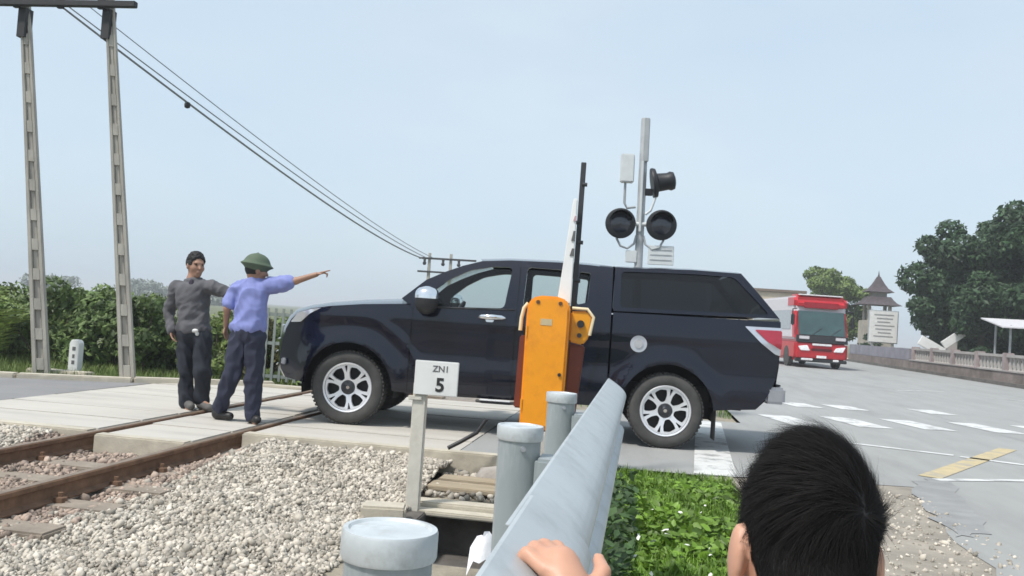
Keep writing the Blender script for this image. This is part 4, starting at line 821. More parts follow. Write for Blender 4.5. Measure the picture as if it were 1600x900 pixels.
# left hand lies over the top edge of the beam, fingers bent down behind it
w = KJ['wL']; d = np.array([-.50, .62, .50]); d /= np.linalg.norm(d); kn_ = w+V3(-.026, .036, .046)
KB += [('c', w, kn_, .021, .019, .015), ('e', (w+kn_)/2+V3(-.004, .004, .008), V3(.026, .036, .017), .012, np.stack(axes(d, (.5, 0, .9)), 1))]
for i, (ox, oy) in enumerate(((-.022, -.020), (-.009, -.007), (.004, .006), (.016, .020))):
    b = kn_+V3(ox*.7, oy*1.0, .002-.003*abs(i-1.5)); L = (.030, .034, .035, .029)[i]; m = b+V3(-.70*L, .55*L, .010); t = m+V3(-.62*L, .30*L, -.75*L)
    KB += [('c', b, m, .0088, .0082, .006), ('c', m, t, .0082, .0068, .004)]
b = w+V3(.006, .022, .02); m = b+V3(.012, .028, .018); t = m+V3(-.006, .022, .008); KB += [('c', b, m, .010, .009, .008), ('c', m, t, .009, .007, .004)]
def longer(P):            # child's tall head with thick hair
    P = P.copy(); k = np.clip((.13-np.hypot(P[:, 0]-KH[0], P[:, 1]-KH[1]))/.02, 0, 1)*np.clip((P[:, 2]-.82)/.03, 0, 1); P[:, 2] += k*.20*(P[:, 2]-KH[2]); return P
V, Q = sdf_mesh(KB, .0042); V = longer(V); kid = np_mesh('person', V-kb, Q, m_skinc, None, 1); kid.location = kb; tag(kid, 'child with short black hair seen from behind, hand resting on the guardrail', 'person')
sh_ = [('c', KJ['nk']-ku*.035, KJ['ch'], .058, .10, .04), ('c', KJ['sL'], KJ['sR'], .046, .046, .04), ('e', KJ['ch'], V3(.120, .092, .14), .05, krot), ('e', (KJ['ch']+KJ['pv'])/2, V3(.115, .092, .17), .05, krot)]
for k in 'LR': sh_.append(('c', KJ['s'+k], KJ['s'+k]+(KJ['e'+k]-KJ['s'+k])*.6, .044, .044, .02))
cloth(sh_, .006, 'shirt', mat('child_shirt', (.35, .36, .38), .85), kid, kb, .005, 18, 3)
cloth([('e', KJ['pv'], V3(.115, .095, .09), .04, krot)]+[('c', V3(.195+x, 1.05, .46), V3(.195+x*1.1, 1.06, .30), .068, .060, .03) for x in (-.055, .06)], .006, 'shorts', m_trs2, kid, kb, .005, 18, 5)
# hair: cap plus thousands of short strands
cap = [('e', kq(0, -.010, .020), V3(.0765, .094, .097)*.93, .01, krot), ('e', kq(0, -.055, -.055), V3(.056, .045, .06)*.93, .04, krot), ('e', kq(0, .085, -.045), V3(.11, .085, .11)*.93, -.01, krot), ('e', kq(-.095, .0, -.095), V3(.065, .085, .085)*.93, -.012, krot), ('e', kq(.098, .01, -.105), V3(.060, .085, .070)*.93, -.012, krot), ('e', kq(0, -.04, -.150), V3(.09, .10, .045)*.93, -.012, krot)]
CV, CQ = sdf_mesh(cap, .004); CV = longer(CV); CN = vnormals(CV, CQ)
hair = np_mesh('hair', CV-kb, CQ, m_hair, kid, 1)
Nst = 46000; tri = rng.integers(0, len(CQ), Nst); wgt = rng.dirichlet((1, 1, 1, 1), Nst); root = (CV[CQ[tri]]*wgt[:, :, None]).sum(1); nrm = (CN[CQ[tri]]*wgt[:, :, None]).sum(1); nrm /= np.linalg.norm(nrm, axis=1)[:, None]
rel = (root-KH) @ krot
outer = (rel[:, 1] < .075); root, nrm, rel = root[outer], nrm[outer], rel[outer]; Nst = len(root)
whorl = kq(.022, -.070, .055); away = root-whorl; away -= nrm*(away*nrm).sum(1)[:, None]; away /= np.maximum(np.linalg.norm(away, axis=1), 1e-6)[:, None]
swirl = np.cross(nrm, away); g = away*.85+swirl*.45-ku*np.where(rel[:, 2] < .03, .7, .1)[:, None]; g += rng.normal(0, .10, (Nst, 3))+.45*np.stack([vnoise(root, 60, 31), vnoise(root, 60, 32), vnoise(root, 60, 33)], 1); g -= nrm*(g*nrm).sum(1)[:, None]; g /= np.linalg.norm(g, axis=1)[:, None]
L = np.where(rel[:, 2] > .03, .040, .020)*rng.uniform(.6, 1.25, Nst); lift = np.where(rel[:, 2] > .03, .30, .16)*rng.uniform(.4, 1.2, Nst)+np.where(rng.random(Nst) < .006, .35, 0)
tuft = np.exp(-(((rel-np.array([.075, -.02, .045]))/.022)**2).sum(1)); L = L*(1+.7*tuft); lift = lift+tuft*.75
cid = np.zeros(Nst, int); ctr = root[rng.integers(0, Nst, 1300)]
for i in range(0, Nst, 2000): cid[i:i+2000] = ((root[i:i+2000, None]-ctr[None])**2).sum(-1).argmin(1)
cl_n = np.bincount(cid, minlength=1300)[:, None]; mean_g = np.stack([np.bincount(cid, g[:, j], 1300) for j in range(3)], 1)/np.maximum(cl_n, 1)
g = g*.45+mean_g[cid]*.55; g -= nrm*(g*nrm).sum(1)[:, None]; g /= np.linalg.norm(g, axis=1)[:, None]; pull = (ctr[cid]-root); pull -= nrm*(pull*nrm).sum(1)[:, None]; lc = rng.uniform(.7, 1.25, 1300)[cid]; L = L*lc
segs = 4; side = np.cross(g, nrm); rows = []
for i in range(segs+1):
    t = i/segs; c = root+pull*(.55*t*t)+g*(L*t)[:, None]+nrm*(L*(lift*t-.34*t*t)+.0006)[:, None]; wd = (.00030*(1-t*.85)); rows += [c-side*wd, c+side*wd]
HV = np.stack(rows, 1).reshape(-1, 3); k = (segs+1)*2; b0 = (np.arange(Nst)*k)[:, None, None]; pat = np.array([[2*i, 2*i+1, 2*i+3, 2*i+2] for i in range(segs)])[None]
o = np_mesh('hair_strands', HV-kb, (b0+pat).reshape(-1, 4), mat('hair_strand', (.013, .0115, .011), .8, var=.2, scale=40, island=.3, spec=.15), hair, 1); o['kind'] = 'stuff'

# ------------------------------------------------------------------ plants
def leaves(name, blobs, n, size, m, parent=None, up=.35, shell=.55, asp=.5, base=(0, 0, 0), seed=1, droop=.0):
    """leaf-sized folded faces spread through the volume of many clumps; blobs = (centre, radii)"""
    r = np.random.default_rng(seed); C = np.array([b[0] for b in blobs], float); S = np.array([b[1] if hasattr(b[1], '__len__') else (b[1],)*3 for b in blobs], float)
    wv = S.prod(1)**(2/3); i = r.choice(len(C), n, p=wv/wv.sum()); d = r.normal(size=(n, 3)); d /= np.linalg.norm(d, axis=1)[:, None]
    rad = r.uniform(shell, 1.08, n)**.8; p = C[i]+d*S[i]*rad[:, None]; nr = d*.7+r.normal(0, .55, (n, 3))+np.array([0, 0, up]); nr /= np.linalg.norm(nr, axis=1)[:, None]
    a = r.normal(size=(n, 3))-np.array([0, 0, droop]); a -= nr*(a*nr).sum(1)[:, None]; a /= np.linalg.norm(a, axis=1)[:, None]; b = np.cross(nr, a); s = size*r.uniform(.55, 1.4, n)[:, None]; w = s*asp*r.uniform(.7, 1.2, n)[:, None]
    V = np.stack([p-a*s*.5, p+b*w*.5-nr*s*.10, p+a*s*.5-nr*s*.08, p-b*w*.5-nr*s*.10, p+nr*s*.04], 1)
    F = np.array([[0, 1, 4], [1, 2, 4], [2, 3, 4], [3, 0, 4]])[None]+(np.arange(n)*5)[:, None, None]
    return np_mesh(name, V.reshape(-1, 3)-np.array(base), F.reshape(-1, 3), m, parent)
m_leafd = mat('leaf_dark', (.032, .072, .026), .6, var=.35, scale=.8, island=.45, trans=.18); m_leafm = mat('leaf_mid', (.145, .205, .055), .6, var=.35, scale=1.2, island=.4, trans=.22)
m_leafl = mat('leaf_light', (.19, .25, .070), .6, var=.3, scale=2, island=.4, trans=.25); m_leafy = mat('leaf_olive', (.17, .165, .060), .65, var=.3, scale=1.5, island=.4, trans=.2)
m_leafv = mat('leaf_deep', (.130, .190, .060), .6, var=.4, scale=1.2, island=.5, trans=.3)
m_weed = mat('weed_leaf', (.15, .26, .030), .5, var=.3, scale=4, island=.45, trans=.25); m_weed2 = mat('weed_dark', (.05, .095, .028), .6, var=.3, scale=4, island=.45, trans=.2); m_bark = mat('bark', (.10, .085, .065), .9, var=.3, scale=6, bump=.6, bscale=20); m_flower = mat('white_petal', (.75, .75, .68), .6)
def clumps(cx, cy, cz, rx, ry, rz, n, r0, seed, floor=0):
    r = random.Random(seed); out = []
    while len(out) < n:
        x, y, z = r.uniform(-1, 1), r.uniform(-1, 1), r.uniform(-1, 1)
        if x*x+y*y+z*z > 1 or x*x+y*y+z*z < .12: continue
        if cz+z*rz < floor: continue
        k = r0*r.uniform(.6, 1.25); out.append(((cx+x*rx, cy+y*ry, cz+z*rz), (k, k, k*r.uniform(.6, .85))))
    return out
def tree(label, x, y, h, cr_, seed, m, nleaf, lsize, z0=.0, lean=0, cz=None, crz=None, trunk_r=.16, group=None, ncl=34, k0=.30):
    T = thing('tree', label, 'tree', (x, y, z0), group=group); r = random.Random(seed); cz = cz or h*.62; crz = crz or h*.40
    tm = MB(); tm.path([(0, 0, -.2), (lean*.3, .05, h*.22), (lean*.6, -.05, h*.42), (lean, 0, h*.62)], [trunk_r*1.3, trunk_r, trunk_r*.8, trunk_r*.45], 9)
    cl = clumps(lean, 0, cz, cr_, cr_*.9, crz, ncl, cr_*k0, seed)
    for c, k in cl[:12]:
        s_ = Vector((lean*.5, 0, h*r.uniform(.25, .5))); e = Vector(c); mid_ = s_.lerp(e, .5)+Vector((0, 0, -.2)); tm.path([s_, mid_, e], [trunk_r*.45, trunk_r*.3, trunk_r*.1], 6)
    tm.build('trunk', m_bark, T, 60); leaves('crown', cl, nleaf, lsize, m, T, seed=seed); return T
def shrub(label, x, y, w, h, seed, m, n, ls, z0=-.1, ncl=14, group='shrubs behind the railway'):
    T = thing('shrub', label, 'shrub', (x, y, z0), group=None); cl = clumps(0, 0, h*.5, w, w*.8, h*.52, ncl, min(w, h)*.34, seed, .0); st = MB()
    for c, k in cl[:6]: st.path([(c[0]*.15, c[1]*.15, -.1), (c[0]*.6, c[1]*.6, c[2]*.5), c], [.02, .015, .006], 5)
    st.build('stem', m_bark, T, 60); leaves('foliage', cl, n, ls, m, T, seed=seed, asp=.55); return T
def frond_plant(label, x, y, h, nf, seed, m, z0=-.1):
    T = thing('fern_palm', label, 'plant', (x, y, z0)); r = random.Random(seed)
    for k in range(nf):
        a = 2*math.pi*k/nf+r.uniform(-.3, .3); L = h*r.uniform(.8, 1.15); out = r.uniform(.35, .75)*h; pts = []
        for i in range(10): t = i/9; pts.append(Vector((math.cos(a)*out*t**1.2, math.sin(a)*out*t**1.2, L*(t-.38*t**3))))
        mb = MB(); mb.path(pts, [.012*(1-i/11) for i in range(10)], 5)
        for i in range(2, 10):
            for s in (-1, 1):
                for jj in (0, .5):
                    p = pts[i].lerp(pts[i-1], jj); d = (pts[i]-pts[i-1]).normalized(); sd = d.cross(Vector((0, 0, 1))).normalized()*s; ll = .26*h*math.sin(math.pi*(i/10)**.8)+.05; q_ = p+(sd*.8+d*.45).normalized()*ll-Vector((0, 0, ll*.25)); wv = d*.02; mb.add([p-wv, p+wv, q_+wv*.3, q_-wv*.3], [(0, 1, 2, 3)])
        mb.build('frond', m, T, 60)
    return T
sp_l = [(-11.35, 14.2, .75, 1.45, m_leafl, 'pale green shrub behind the left slotted pole'), (-10.5, 14.6, .8, 1.3, m_leafm, 'mid green shrub left of the left slotted pole'), (-9.6, 13.6, .85, 1.22, m_leafv, 'dark shrub just right of the left slotted pole'), (-8.75, 14.0, .8, 1.22, m_leafv, 'dark shrub behind the marker post'), (-8.05, 13.6, .65, 1.24, m_leafv, 'dark shrub against the right slotted pole'),
        (-7.35, 13.9, .7, .98, m_leafm, 'green shrub left of the man in the grey jacket'), (-6.75, 13.5, .55, .85, m_leafl, 'light green shrub behind the man in the grey jacket'), (-6.1, 13.7, .6, .85, m_leafy, 'olive shrub between the two men'), (-5.45, 14.0, .6, .8, m_leafm, 'green shrub behind the purple-shirted man'), (-12.4, 15.5, 1.0, 1.5, m_leafm, 'shrub at the left edge of the picture'),
        (-10.0, 16.2, 1.0, 1.3, m_leafm, 'green shrub in the second row behind the left slotted pole'), (-8.2, 16.4, 1.0, 1.05, m_leafl, 'paler shrub in the second row behind the right slotted pole'), (-6.4, 16.4, 1.0, .85, m_leafm, 'shrub in the second row behind the two men')]
for i, (x, y, w_, h_, m, lb) in enumerate(sp_l): shrub(lb, x, y, w_, h_+.1, 40+i, m, 2600, .12)
frond_plant('arching fern-leaved plant left of the left slotted pole', -10.35, 13.0, 1.35, 11, 3, m_leafl); frond_plant('arching frond plant at the left edge of the picture', -11.0, 13.2, 1.5, 11, 5, m_leafm)
def ground_leaves(name, n, xr, yr, hmax, size, m, label, cat, seed, z0=-.04, asp=.55, dens=None):
    r = np.random.default_rng(seed); x = r.uniform(*xr, n); y = r.uniform(*yr, n); hh = hmax*(.45+.55*vnoise(np.stack([x*1.0, y, 0*x], 1), 3.0, seed)); z = z0+np.abs(hh)*r.uniform(.1, 1, n)+.02
    if dens is not None: k = dens(x, y); x, y, z = x[k], y[k], z[k]; n = len(x)
    nr = r.normal(0, .5, (n, 3))+np.array([0, -.15, .9]); nr /= np.linalg.norm(nr, axis=1)[:, None]; a = r.normal(size=(n, 3)); a -= nr*(a*nr).sum(1)[:, None]; a /= np.linalg.norm(a, axis=1)[:, None]; b = np.cross(nr, a); s = size*r.uniform(.5, 1.5, n)[:, None]; p = np.stack([x, y, z], 1); w = s*asp
    V = np.stack([p-a*s*.5, p-a*s*.1+b*w*.5, p+a*s*.3+b*w*.35, p+a*s*.55-nr*s*.12, p+a*s*.3-b*w*.35, p-a*s*.1-b*w*.5, p+a*s*.1-nr*s*.06], 1); F = np.array([[0, 1, 6], [1, 2, 6], [2, 3, 6], [3, 4, 6], [4, 5, 6], [5, 0, 6]])[None]+(np.arange(n)*7)[:, None, None]
    o = np_mesh(name, V.reshape(-1, 3), F.reshape(-1, 3), m); tag(o, label, cat, kind='stuff'); return o
def blades(name, n, xr, yr, h, m, label, seed, z0=-.03, lean=.5, dens=None):
    r = np.random.default_rng(seed); x = r.uniform(*xr, n); y = r.uniform(*yr, n)
    if dens is not None: k = dens(x, y); x, y = x[k], y[k]; n = len(x)
    p = np.stack([x, y, np.full(n, z0)], 1); a = r.uniform(0, 6.28, n); H = (h*r.uniform(.4, 1.3, n))[:, None]; d = np.stack([np.cos(a), np.sin(a), 0*a], 1); sd = np.stack([-np.sin(a), np.cos(a), 0*a], 1)*.0035*(1+h*4); k = r.uniform(.1, lean, n)[:, None]; up = np.array([0, 0, 1.])
    V = np.stack([p-sd, p+sd, p+d*H*k*.35+up*H*.6-sd*.7, p+d*H*k*.35+up*H*.6+sd*.7, p+d*H*k+up*H*(1-.4*k)], 1); F3 = np.array([[0, 1, 3], [0, 3, 2], [2, 3, 4]])[None]+(np.arange(n)*5)[:, None, None]
    o = np_mesh(name, V.reshape(-1, 3), F3.reshape(-1, 3), m); tag(o, label, 'grass', kind='stuff'); return o
blades('verge_grass', 26000, (-.30, .78), (1.2, 7.55), .10, m_weed, 'bright green grass on the verge right of the guardrail', 21)
ground_leaves('verge_weeds', 11000, (-.12, .72), (1.6, 7.2), .20, .058, m_weed, 'bright leafy weeds on the verge right of the guardrail', 'weeds', 22)
ground_leaves('guardrail_weeds', 2600, (-.34, .02), (1.6, 6.6), .48, .055, m_weed2, 'dark weeds growing up under the guardrail beam', 'weeds', 23)
ground_leaves('weed_flowers', 60, (.02, .5), (3.0, 6.0), .36, .028, m_flower, 'tiny white flowers among the verge weeds', 'flowers', 24, asp=.8)
blades('bank_grass', 30000, (-13, -5.4), (11.0, 18), .18, m_leafl, 'rough olive grass at the foot of the shrubs', 25, -.1, dens=lambda x, y: y > 11.55+(x+7)*.32*(x < -6.9)+.62*(x+6.9)*(x > -6.9)+.25)
blades('far_verge_grass', 9000, (-1.5, 1.35), (13.4, 30), .12, m_weed, 'green grass beyond the crossing signal', 26)
# ------------------------------------------------------------------ far side of the road: bus, wall, trees, buildings
m_red = mat('bus_red', (.50, .012, .022), .35, var=.06, coat=.5); m_busw = mat('bus_white', (.62, .58, .60), .4, var=.05, coat=.3); m_darkglass = mat('bus_glass', (.035, .075, .075), .12, var=.2, scale=1.5, coat=.6); m_lamp = mat('lamp_glass', (.85, .82, .82), .15, coat=.6)
BU = thing('bus', 'red and white bus coming down the road towards the crossing', 'bus', (7.65, 40.2, 0), (0, 0, R(7)))
def bx(nm, m, c, d, parent=BU, bv=.02, M=None): mb = MB(); mb.box(c, d, M); return mb.build(nm, m, parent, 30, bv)
XR = Matrix(((0, 0, 1), (1, 0, 0), (0, 1, 0))).to_4x4()      # prism (y, z) -> extrude along x
def side(nm, pts, w, m, parent=BU, bv=.03, x0=0): mb = MB(); mb.prism(pts, x0-w/2, x0+w/2, XR); return mb.build(nm, m, parent, 30, bv)
side('lower_body', [(.10, .30), (.02, .55), (.05, 1.20), (7.9, 1.20), (7.9, .35), (6.9, .30)], 2.30, m_red, bv=.14)
side('upper_body', [(.10, 1.205), (.52, 2.55), (.62, 3.02), (.9, 3.10), (7.7, 3.10), (7.85, 2.9), (7.88, 1.205)], 2.26, m_busw, bv=.09)
side('roof_header', [(.42, 2.52), (.34, 2.95), (.55, 3.18), (1.6, 3.20), (1.6, 2.52)], 2.31, m_red, bv=.19)
side('front_cap', [(.085, 1.208), (.50, 2.53), (.95, 2.53), (.6, 1.208)], 2.285, m_red, bv=.09)
bx('destination_board', mat('dark_red_board', (.30, .01, .02), .3), (0, .37, 2.72), (1.5, .06, .26))
bx('header_trim', m_lamp, (0, .62, 3.165), (1.9, .35, .05))
side('windscreen', [(.045, 1.42), (.35, 2.46), (.42, 2.46), (.12, 1.42)], 2.0, m_darkglass, bv=.012)
side('black_band', [(-.01, 1.10), (.035, 1.41), (.12, 1.41), (.10, 1.10)], 2.20, m_black, bv=.012)
for s in (-1, 1):
    hl_ = MB(); hl_.hexa([(s*.70-.20, -.03, .74), (s*.70+.20, -.03, .74+.0), (s*.70+.20, .1, .74), (s*.70-.20, .1, .74), (s*.70-.20+s*.12, -.01, .92), (s*.70+.20+s*.12, -.01, .98), (s*.70+.20+s*.12, .1, .98), (s*.70-.20+s*.12, .1, .92)]); hl_.build('headlamp', m_lamp, BU, 30, .02)
    bx('corner_trim', m_busw, (s*.78, -.02, 1.30), (.45, .04, .15)); bx('fog_lamp', m_lamp, (s*.62, -.01, .37), (.5 if s < 0 else .25, .06, .09))
    bx('mirror', m_black, (s*1.28, .1, 2.05), (.16, .10, .50), bv=.04); mb = MB(); mb.path([(s*1.05, .35, 2.55), (s*1.3, .1, 2.5), (s*1.3, .1, 2.2)], .025, 6); mb.build('mirror_arm', m_black, BU, 60)
    bx('side_glass', m_darkglass if s > 0 else mat('pale_bus_glass', (.34, .36, .38), .2, coat=.5), (s*1.135, 4.2, 2.05), (.02, 6.6, .85), bv=.01)
    for y in (1.3, 6.2): mb = MB(); mb.lathe([(0, -.12), (.40, -.12), (.47, -.10), (.47, .10), (.40, .12), (0, .12)], 24, Matrix.Translation((s*1.04, y, .47)) @ Matrix.Rotation(R(90), 4, 'Y')); mb.build('wheel', m_tyre, BU, 40)
bx('emblem', m_lamp, (0, -.005, 1.02), (.85, .04, .10)); bx('grille', mat('dark_grille', (.10, .01, .015), .5), (0, .01, .80), (.9, .04, .10)); bx('bumper', m_black, (0, .10, .33), (2.2, .2, .14)); bx('number_plate', m_lamp, (.0, -.0, .50), (.42, .03, .11), bv=.004)
for x in (-.45, .35): mb = MB(); mb.tube((x, .02, 1.42), (x+.45, .13, 1.75), .012, n=6); mb.build('wiper', m_black, BU, 40)

# roadside wall with balustrade
m_wall = mat('stained_wall', (.20, .165, .150), .92, var=.25, scale=1.6, dirt=((.10, .085, .07), 1.2, .8), bump=.4, bscale=10); m_bal = mat('balustrade', (.37, .35, .33), .85, var=.15, scale=2, dirt=((.30, .22, .22), 1.0, .7)); m_greyw = mat('grey_wall', (.22, .21, .24), .9, var=.2, scale=1.2)
WL = thing('roadside_wall', 'low stained wall with a pale balustrade on the far side of the road', 'wall', (13.9, 30, 0))
bx('plinth', m_wall, (0, 12.5, .24), (.35, 41, .50), WL, .02)
bx('coping', m_bal, (0, 5.5, .525), (.42, 27, .07), WL, .015); bx('hand_rail', m_bal, (0, 5.5, 1.10), (.26, 27, .12), WL, .015); bx('solid_panel', m_greyw, (0, 26.2, .80), (.25, 13.6, .62), WL, .02)
bal = MB(); bal.lathe([(0, .56), (.09, .56), (.06, .62), (.10, .74), (.055, .92), (.08, 1.04), (0, 1.04)], 8); b0 = bal.build('baluster', m_bal, WL, 50); b0.location.y = -7.5
for i in range(1, 72): c = b0.copy(); link(c); c.parent = WL; c.location.y = -7.5+.37*i
for i in range(10): c = bx('pier', mat('pink_pier', (.31, .255, .25), .9, var=.2, scale=2), (0, -7.9+i*2.95, .72), (.34, .3, 1.0), WL, .02)
kb_ = MB(); kb_.box((13.35, 45, .06), (.18, 110, .15)); tag(kb_.build('kerb', mat('dark_kerb', (.12, .11, .10), .95, var=.3, scale=2), None, 30, .02), 'dark kerb along the far side of the road', kind='structure')
# notice board
NB = thing('notice_board', 'white notice board with rows of small print standing behind the wall', 'notice board', (14.6, 58, 0))
bx('panel', m_signw, (0, 0, 2.32), (1.62, .08, 1.9), NB, 0); bx('frame', m_greypaint, (0, .07, 2.32), (1.75, .06, 2.02), NB, 0)
for s in (-.6, .6): bx('leg', m_greypaint, (s, .1, .7), (.1, .1, 1.4), NB, .01)
for i in range(7): bx('text_row', mat('print_grey', (.30, .30, .30), .8), (0.0+.06*(i % 2), -.045, 3.05-.22*i), (1.15-.2*(i % 3), .012, .07), NB, 0)
# gate tower with stacked tiled roofs
m_tile = mat('grey_roof_tile', (.085, .07, .075), .9, var=.25, scale=4); m_gatec = mat('gate_plaster', (.36, .33, .28), .9, var=.15, scale=2, dirt=((.2, .18, .16), 1.5, .6))
GTW = thing('gate_tower', 'small temple-like gate tower with dark tiered roof behind the notice board', 'gate tower', (17.6, 72, 0))
bx('base', m_gatec, (0, 0, 1.5), (2.2, 2.0, 3.0), GTW, .04)
for s in (-1, 1):
    for t_ in (-1, 1): mb = MB(); mb.tube((s*.75, t_*.7, 3.0), (s*.75, t_*.7, 4.2), .14, n=10); mb.build('column', m_gatec, GTW, 40)
def hip(nm, w, z0, z1, tw): 
    mb = MB(); G = []
    for k in range(5):
        t = k/4; r_ = w+(tw-w)*(t**.6); G.append([(r_*a, r_*b*.9, z0+(z1-z0)*t) for a, b in ((-1, -1), (1, -1), (1, 1), (-1, 1), (-1, -1))])
    mb.grid(G); mb.add([G[-1][i] for i in range(4)], [(0, 1, 2, 3)]); mb.add([G[0][i] for i in range(4)], [(3, 2, 1, 0)]); return mb.build(nm, m_tile, GTW, 30)
hip('lower_roof', 1.5, 4.2, 4.85, .8); bx('lantern', m_gatec, (0, 0, 5.0), (1.1, 1.0, .5), GTW, .02); hip('upper_roof', 1.0, 5.2, 6.4, .12)
mb = MB(); mb.lathe([(0, 6.3), (.10, 6.35), (.05, 6.6), (0, 6.9)], 8); mb.build('finial', m_tile, GTW, 50)
# houses beyond the bus
def house(label, x, y, w, d, h, m, mr, roof='flat', nw=3, ns=2, rz=0):
    H = thing('house', label, 'house', (x, y, 0), (0, 0, rz)); bx('wall', m, (0, 0, h/2), (w, d, h), H, .03)
    if roof == 'flat': bx('roof', mr, (0, 0, h+.12), (w+.5, d+.5, .26), H, .03)
    else: mb = MB(); mb.prism([(-w/2-.4, h), (w/2+.4, h), (0, h+w*.28)], -d/2-.3, d/2+.3, Matrix.Rotation(R(90), 4, 'X')); mb.build('roof', mr, H, 30)
    for j in range(ns):
        for i in range(nw):
            xx = -w/2+w*(i+.5)/nw; zz = (j+.5)*h/ns; wn = bx('window', m_lamp, (xx, -d/2-.02, zz), (w/nw*.5, .08, h/ns*.5), H, .01); bx('pane', m_darkglass, (xx, -d/2-.05, zz), (w/nw*.4, .06, h/ns*.42), wn, 0)
    return H
m_beige = mat('beige_wall', (.50, .42, .32), .9, var=.12, scale=.8, dirt=((.35, .29, .22), .6, .5)); m_rooft = mat('brown_roof', (.18, .13, .10), .9, var=.2)
house('beige flat-roofed house behind the bus', 12.4, 92, 5.2, 6, 5.6, m_beige, m_rooft, 'flat', 3, 2); house('low pale house just left of the bus', 9.2, 100, 4, 6, 4.4, mat('cream_wall', (.55, .50, .42), .9), m_rooft, 'gable', 2, 1)
house('dim grey house behind the big dark trees', 24.0, 62, 8, 7, 4.2, m_greyw, m_tile, 'gable', 4, 1)
# market stall and white slabs behind the wall
ST = thing('roadside_stall', 'stall with pale awning and white front board behind the balustrade', 'stall', (17.0, 41, 0))
for x, y in ((-1.8, -.8), (1.8, -.8), (-1.8, .8), (1.8, .8)): mb = MB(); mb.tube((x, y, 0), (x, y, 2.4), .05, n=8); mb.build('post', m_greypaint, ST, 40)
mb = MB(); mb.hexa([(-2.3, -1.3, 2.25), (2.2, -1.3, 2.3), (2.2, 1.2, 2.7), (-2.3, 1.2, 2.65), (-2.3, -1.3, 2.30), (2.2, -1.3, 2.35), (2.2, 1.2, 2.75), (-2.3, 1.2, 2.70)]); mb.build('awning', mat('pale_awning', (.55, .54, .55), .8), ST, 30)
bx('front_board', m_signw, (.0, -1.0, 1.25), (2.2, .06, .55), ST, .01); bx('counter', mat('dark_wood', (.06, .04, .03), .8), (0, -.5, .5), (3.2, .8, 1.0), ST, .02); bx('fascia', mat('pink_fascia', (.55, .36, .30), .8), (-.2, -1.32, 2.15), (1.0, .06, .30), ST, .01); bx('tarpaulin', mat('blue_tarp', (.25, .26, .42), .7), (1.95, -1.15, 1.7), (.9, .05, 1.4), ST, .01)
WS = thing('white_slabs', 'leaning white painted slabs behind the balustrade left of the stall', 'slabs', (14.9, 48, 0))
mb = MB(); mb.box((-.45, 0, 1.3), (1.3, .12, .5), Matrix.Rotation(R(28), 3, 'Y')); mb.build('slab', m_signw, WS, 30, .02); mb = MB(); mb.box((.6, .1, 1.75), (1.2, .12, .42), Matrix.Rotation(R(-38), 3, 'Y')); mb.build('slab', m_signw, WS, 30, .02); mb = MB(); mb.box((.55, .15, .9), (.5, .2, 1.8)); mb.build('support', m_bal, WS, 30, .02)
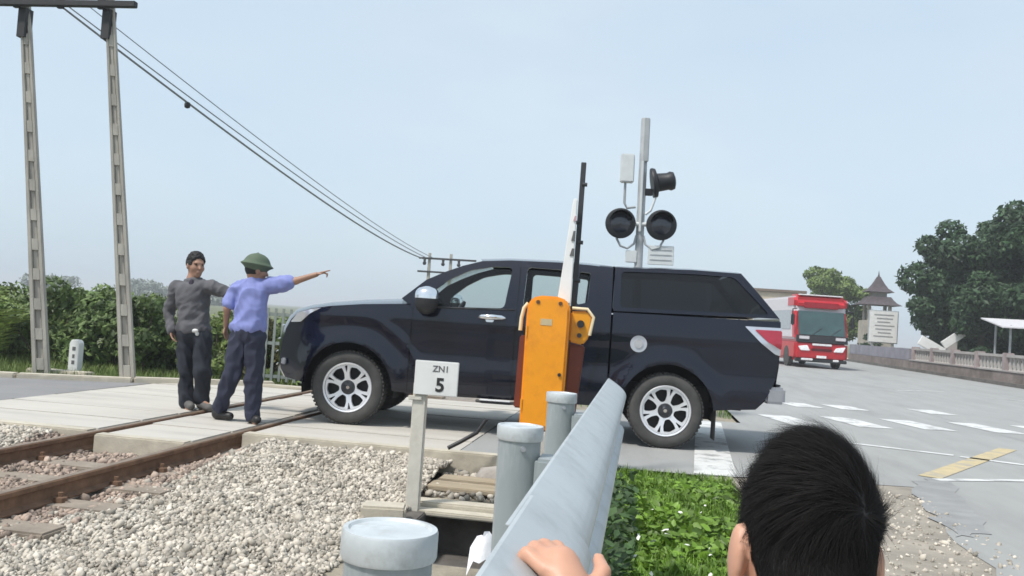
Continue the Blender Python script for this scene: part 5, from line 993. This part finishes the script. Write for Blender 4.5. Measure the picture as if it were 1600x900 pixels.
# trees
GB = 'dark trees behind the roadside wall'
tree('large dark tree at the right edge of the picture', 19.8, 47, 8.8, 4.4, 61, m_leafd, 30000, .32, cz=5.0, crz=3.9, trunk_r=.22, ncl=70, k0=.24)
tree('big dark tree left of the one at the picture edge', 17.5, 50, 8.0, 3.6, 62, m_leafd, 26000, .32, cz=4.6, crz=3.6, trunk_r=.2, ncl=64, k0=.25)
tree('dark tree drooping above the stall', 23.0, 44, 8.4, 4.0, 63, m_leafd, 20000, .32, cz=5.0, crz=3.8, trunk_r=.2, ncl=36, k0=.28)
tree('smaller dark tree behind the notice board end of the wall', 17.9, 55, 6.2, 2.0, 64, m_leafd, 12000, .30, cz=4.3, crz=2.5, trunk_r=.16, ncl=40, k0=.27)
tree('rounded bright green tree right behind the bus', 15.2, 76, 7.2, 3.1, 65, m_leafm, 16000, .32, cz=4.3, crz=3.1, trunk_r=.2, ncl=34, k0=.30)
tree('dim tree filling the gap behind the white slabs', 20.6, 57, 6.0, 4.0, 66, m_leafd, 16000, .36, cz=3.2, crz=3.2, trunk_r=.2, ncl=30, k0=.32)
for i, (x, y, w_, h_, lb) in enumerate(((15.6, 44.5, .9, 1.3, 'dark bush behind the middle of the balustrade'), (16.4, 53, 1.0, 1.5, 'dark bush between the white slabs and the notice board'), (15.0, 62, 1.0, 1.8, 'dark bush at the foot of the gate tower'), (20.0, 50, 1.6, 2.0, 'dark bush under the big trees'), (15.9, 38.5, .8, 1.0, 'low bush behind the wall in front of the stall'))): shrub(lb, x, y, w_, h_, 80+i, m_leafd, 1800, .2, 0, 12, None)
m_far = mat('hazy_leaf', (.19, .22, .17), .8, var=.25, scale=.2, island=.3)  # haze of distance put into the leaf colour as a paler green
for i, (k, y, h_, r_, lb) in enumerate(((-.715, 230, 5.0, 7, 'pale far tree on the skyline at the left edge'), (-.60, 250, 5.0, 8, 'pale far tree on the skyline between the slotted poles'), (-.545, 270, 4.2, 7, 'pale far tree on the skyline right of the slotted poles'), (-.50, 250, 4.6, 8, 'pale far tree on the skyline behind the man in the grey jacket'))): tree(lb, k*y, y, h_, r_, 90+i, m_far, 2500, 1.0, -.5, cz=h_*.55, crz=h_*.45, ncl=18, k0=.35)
# ------------------------------------------------------------------ the hazy air
hz = MB(); hz.box((0, 1200, 6.2), (3300, 2800, 15.6)); hzo = hz.build('haze', None, None, 0); tag(hzo, 'thin pale haze in the humid air', kind='stuff')
hm = bpy.data.materials.new('haze_air'); hm.use_nodes = True; hn = hm.node_tree; hn.nodes.clear(); ho = hn.nodes.new('ShaderNodeOutputMaterial'); hv = hn.nodes.new('ShaderNodeVolumePrincipled')
hv.inputs['Color'].default_value = (.95, .97, 1.0, 1); hv.inputs['Density'].default_value = .0013; hn.links.new(hv.outputs['Volume'], ho.inputs['Volume']); hzo.data.materials.append(hm)
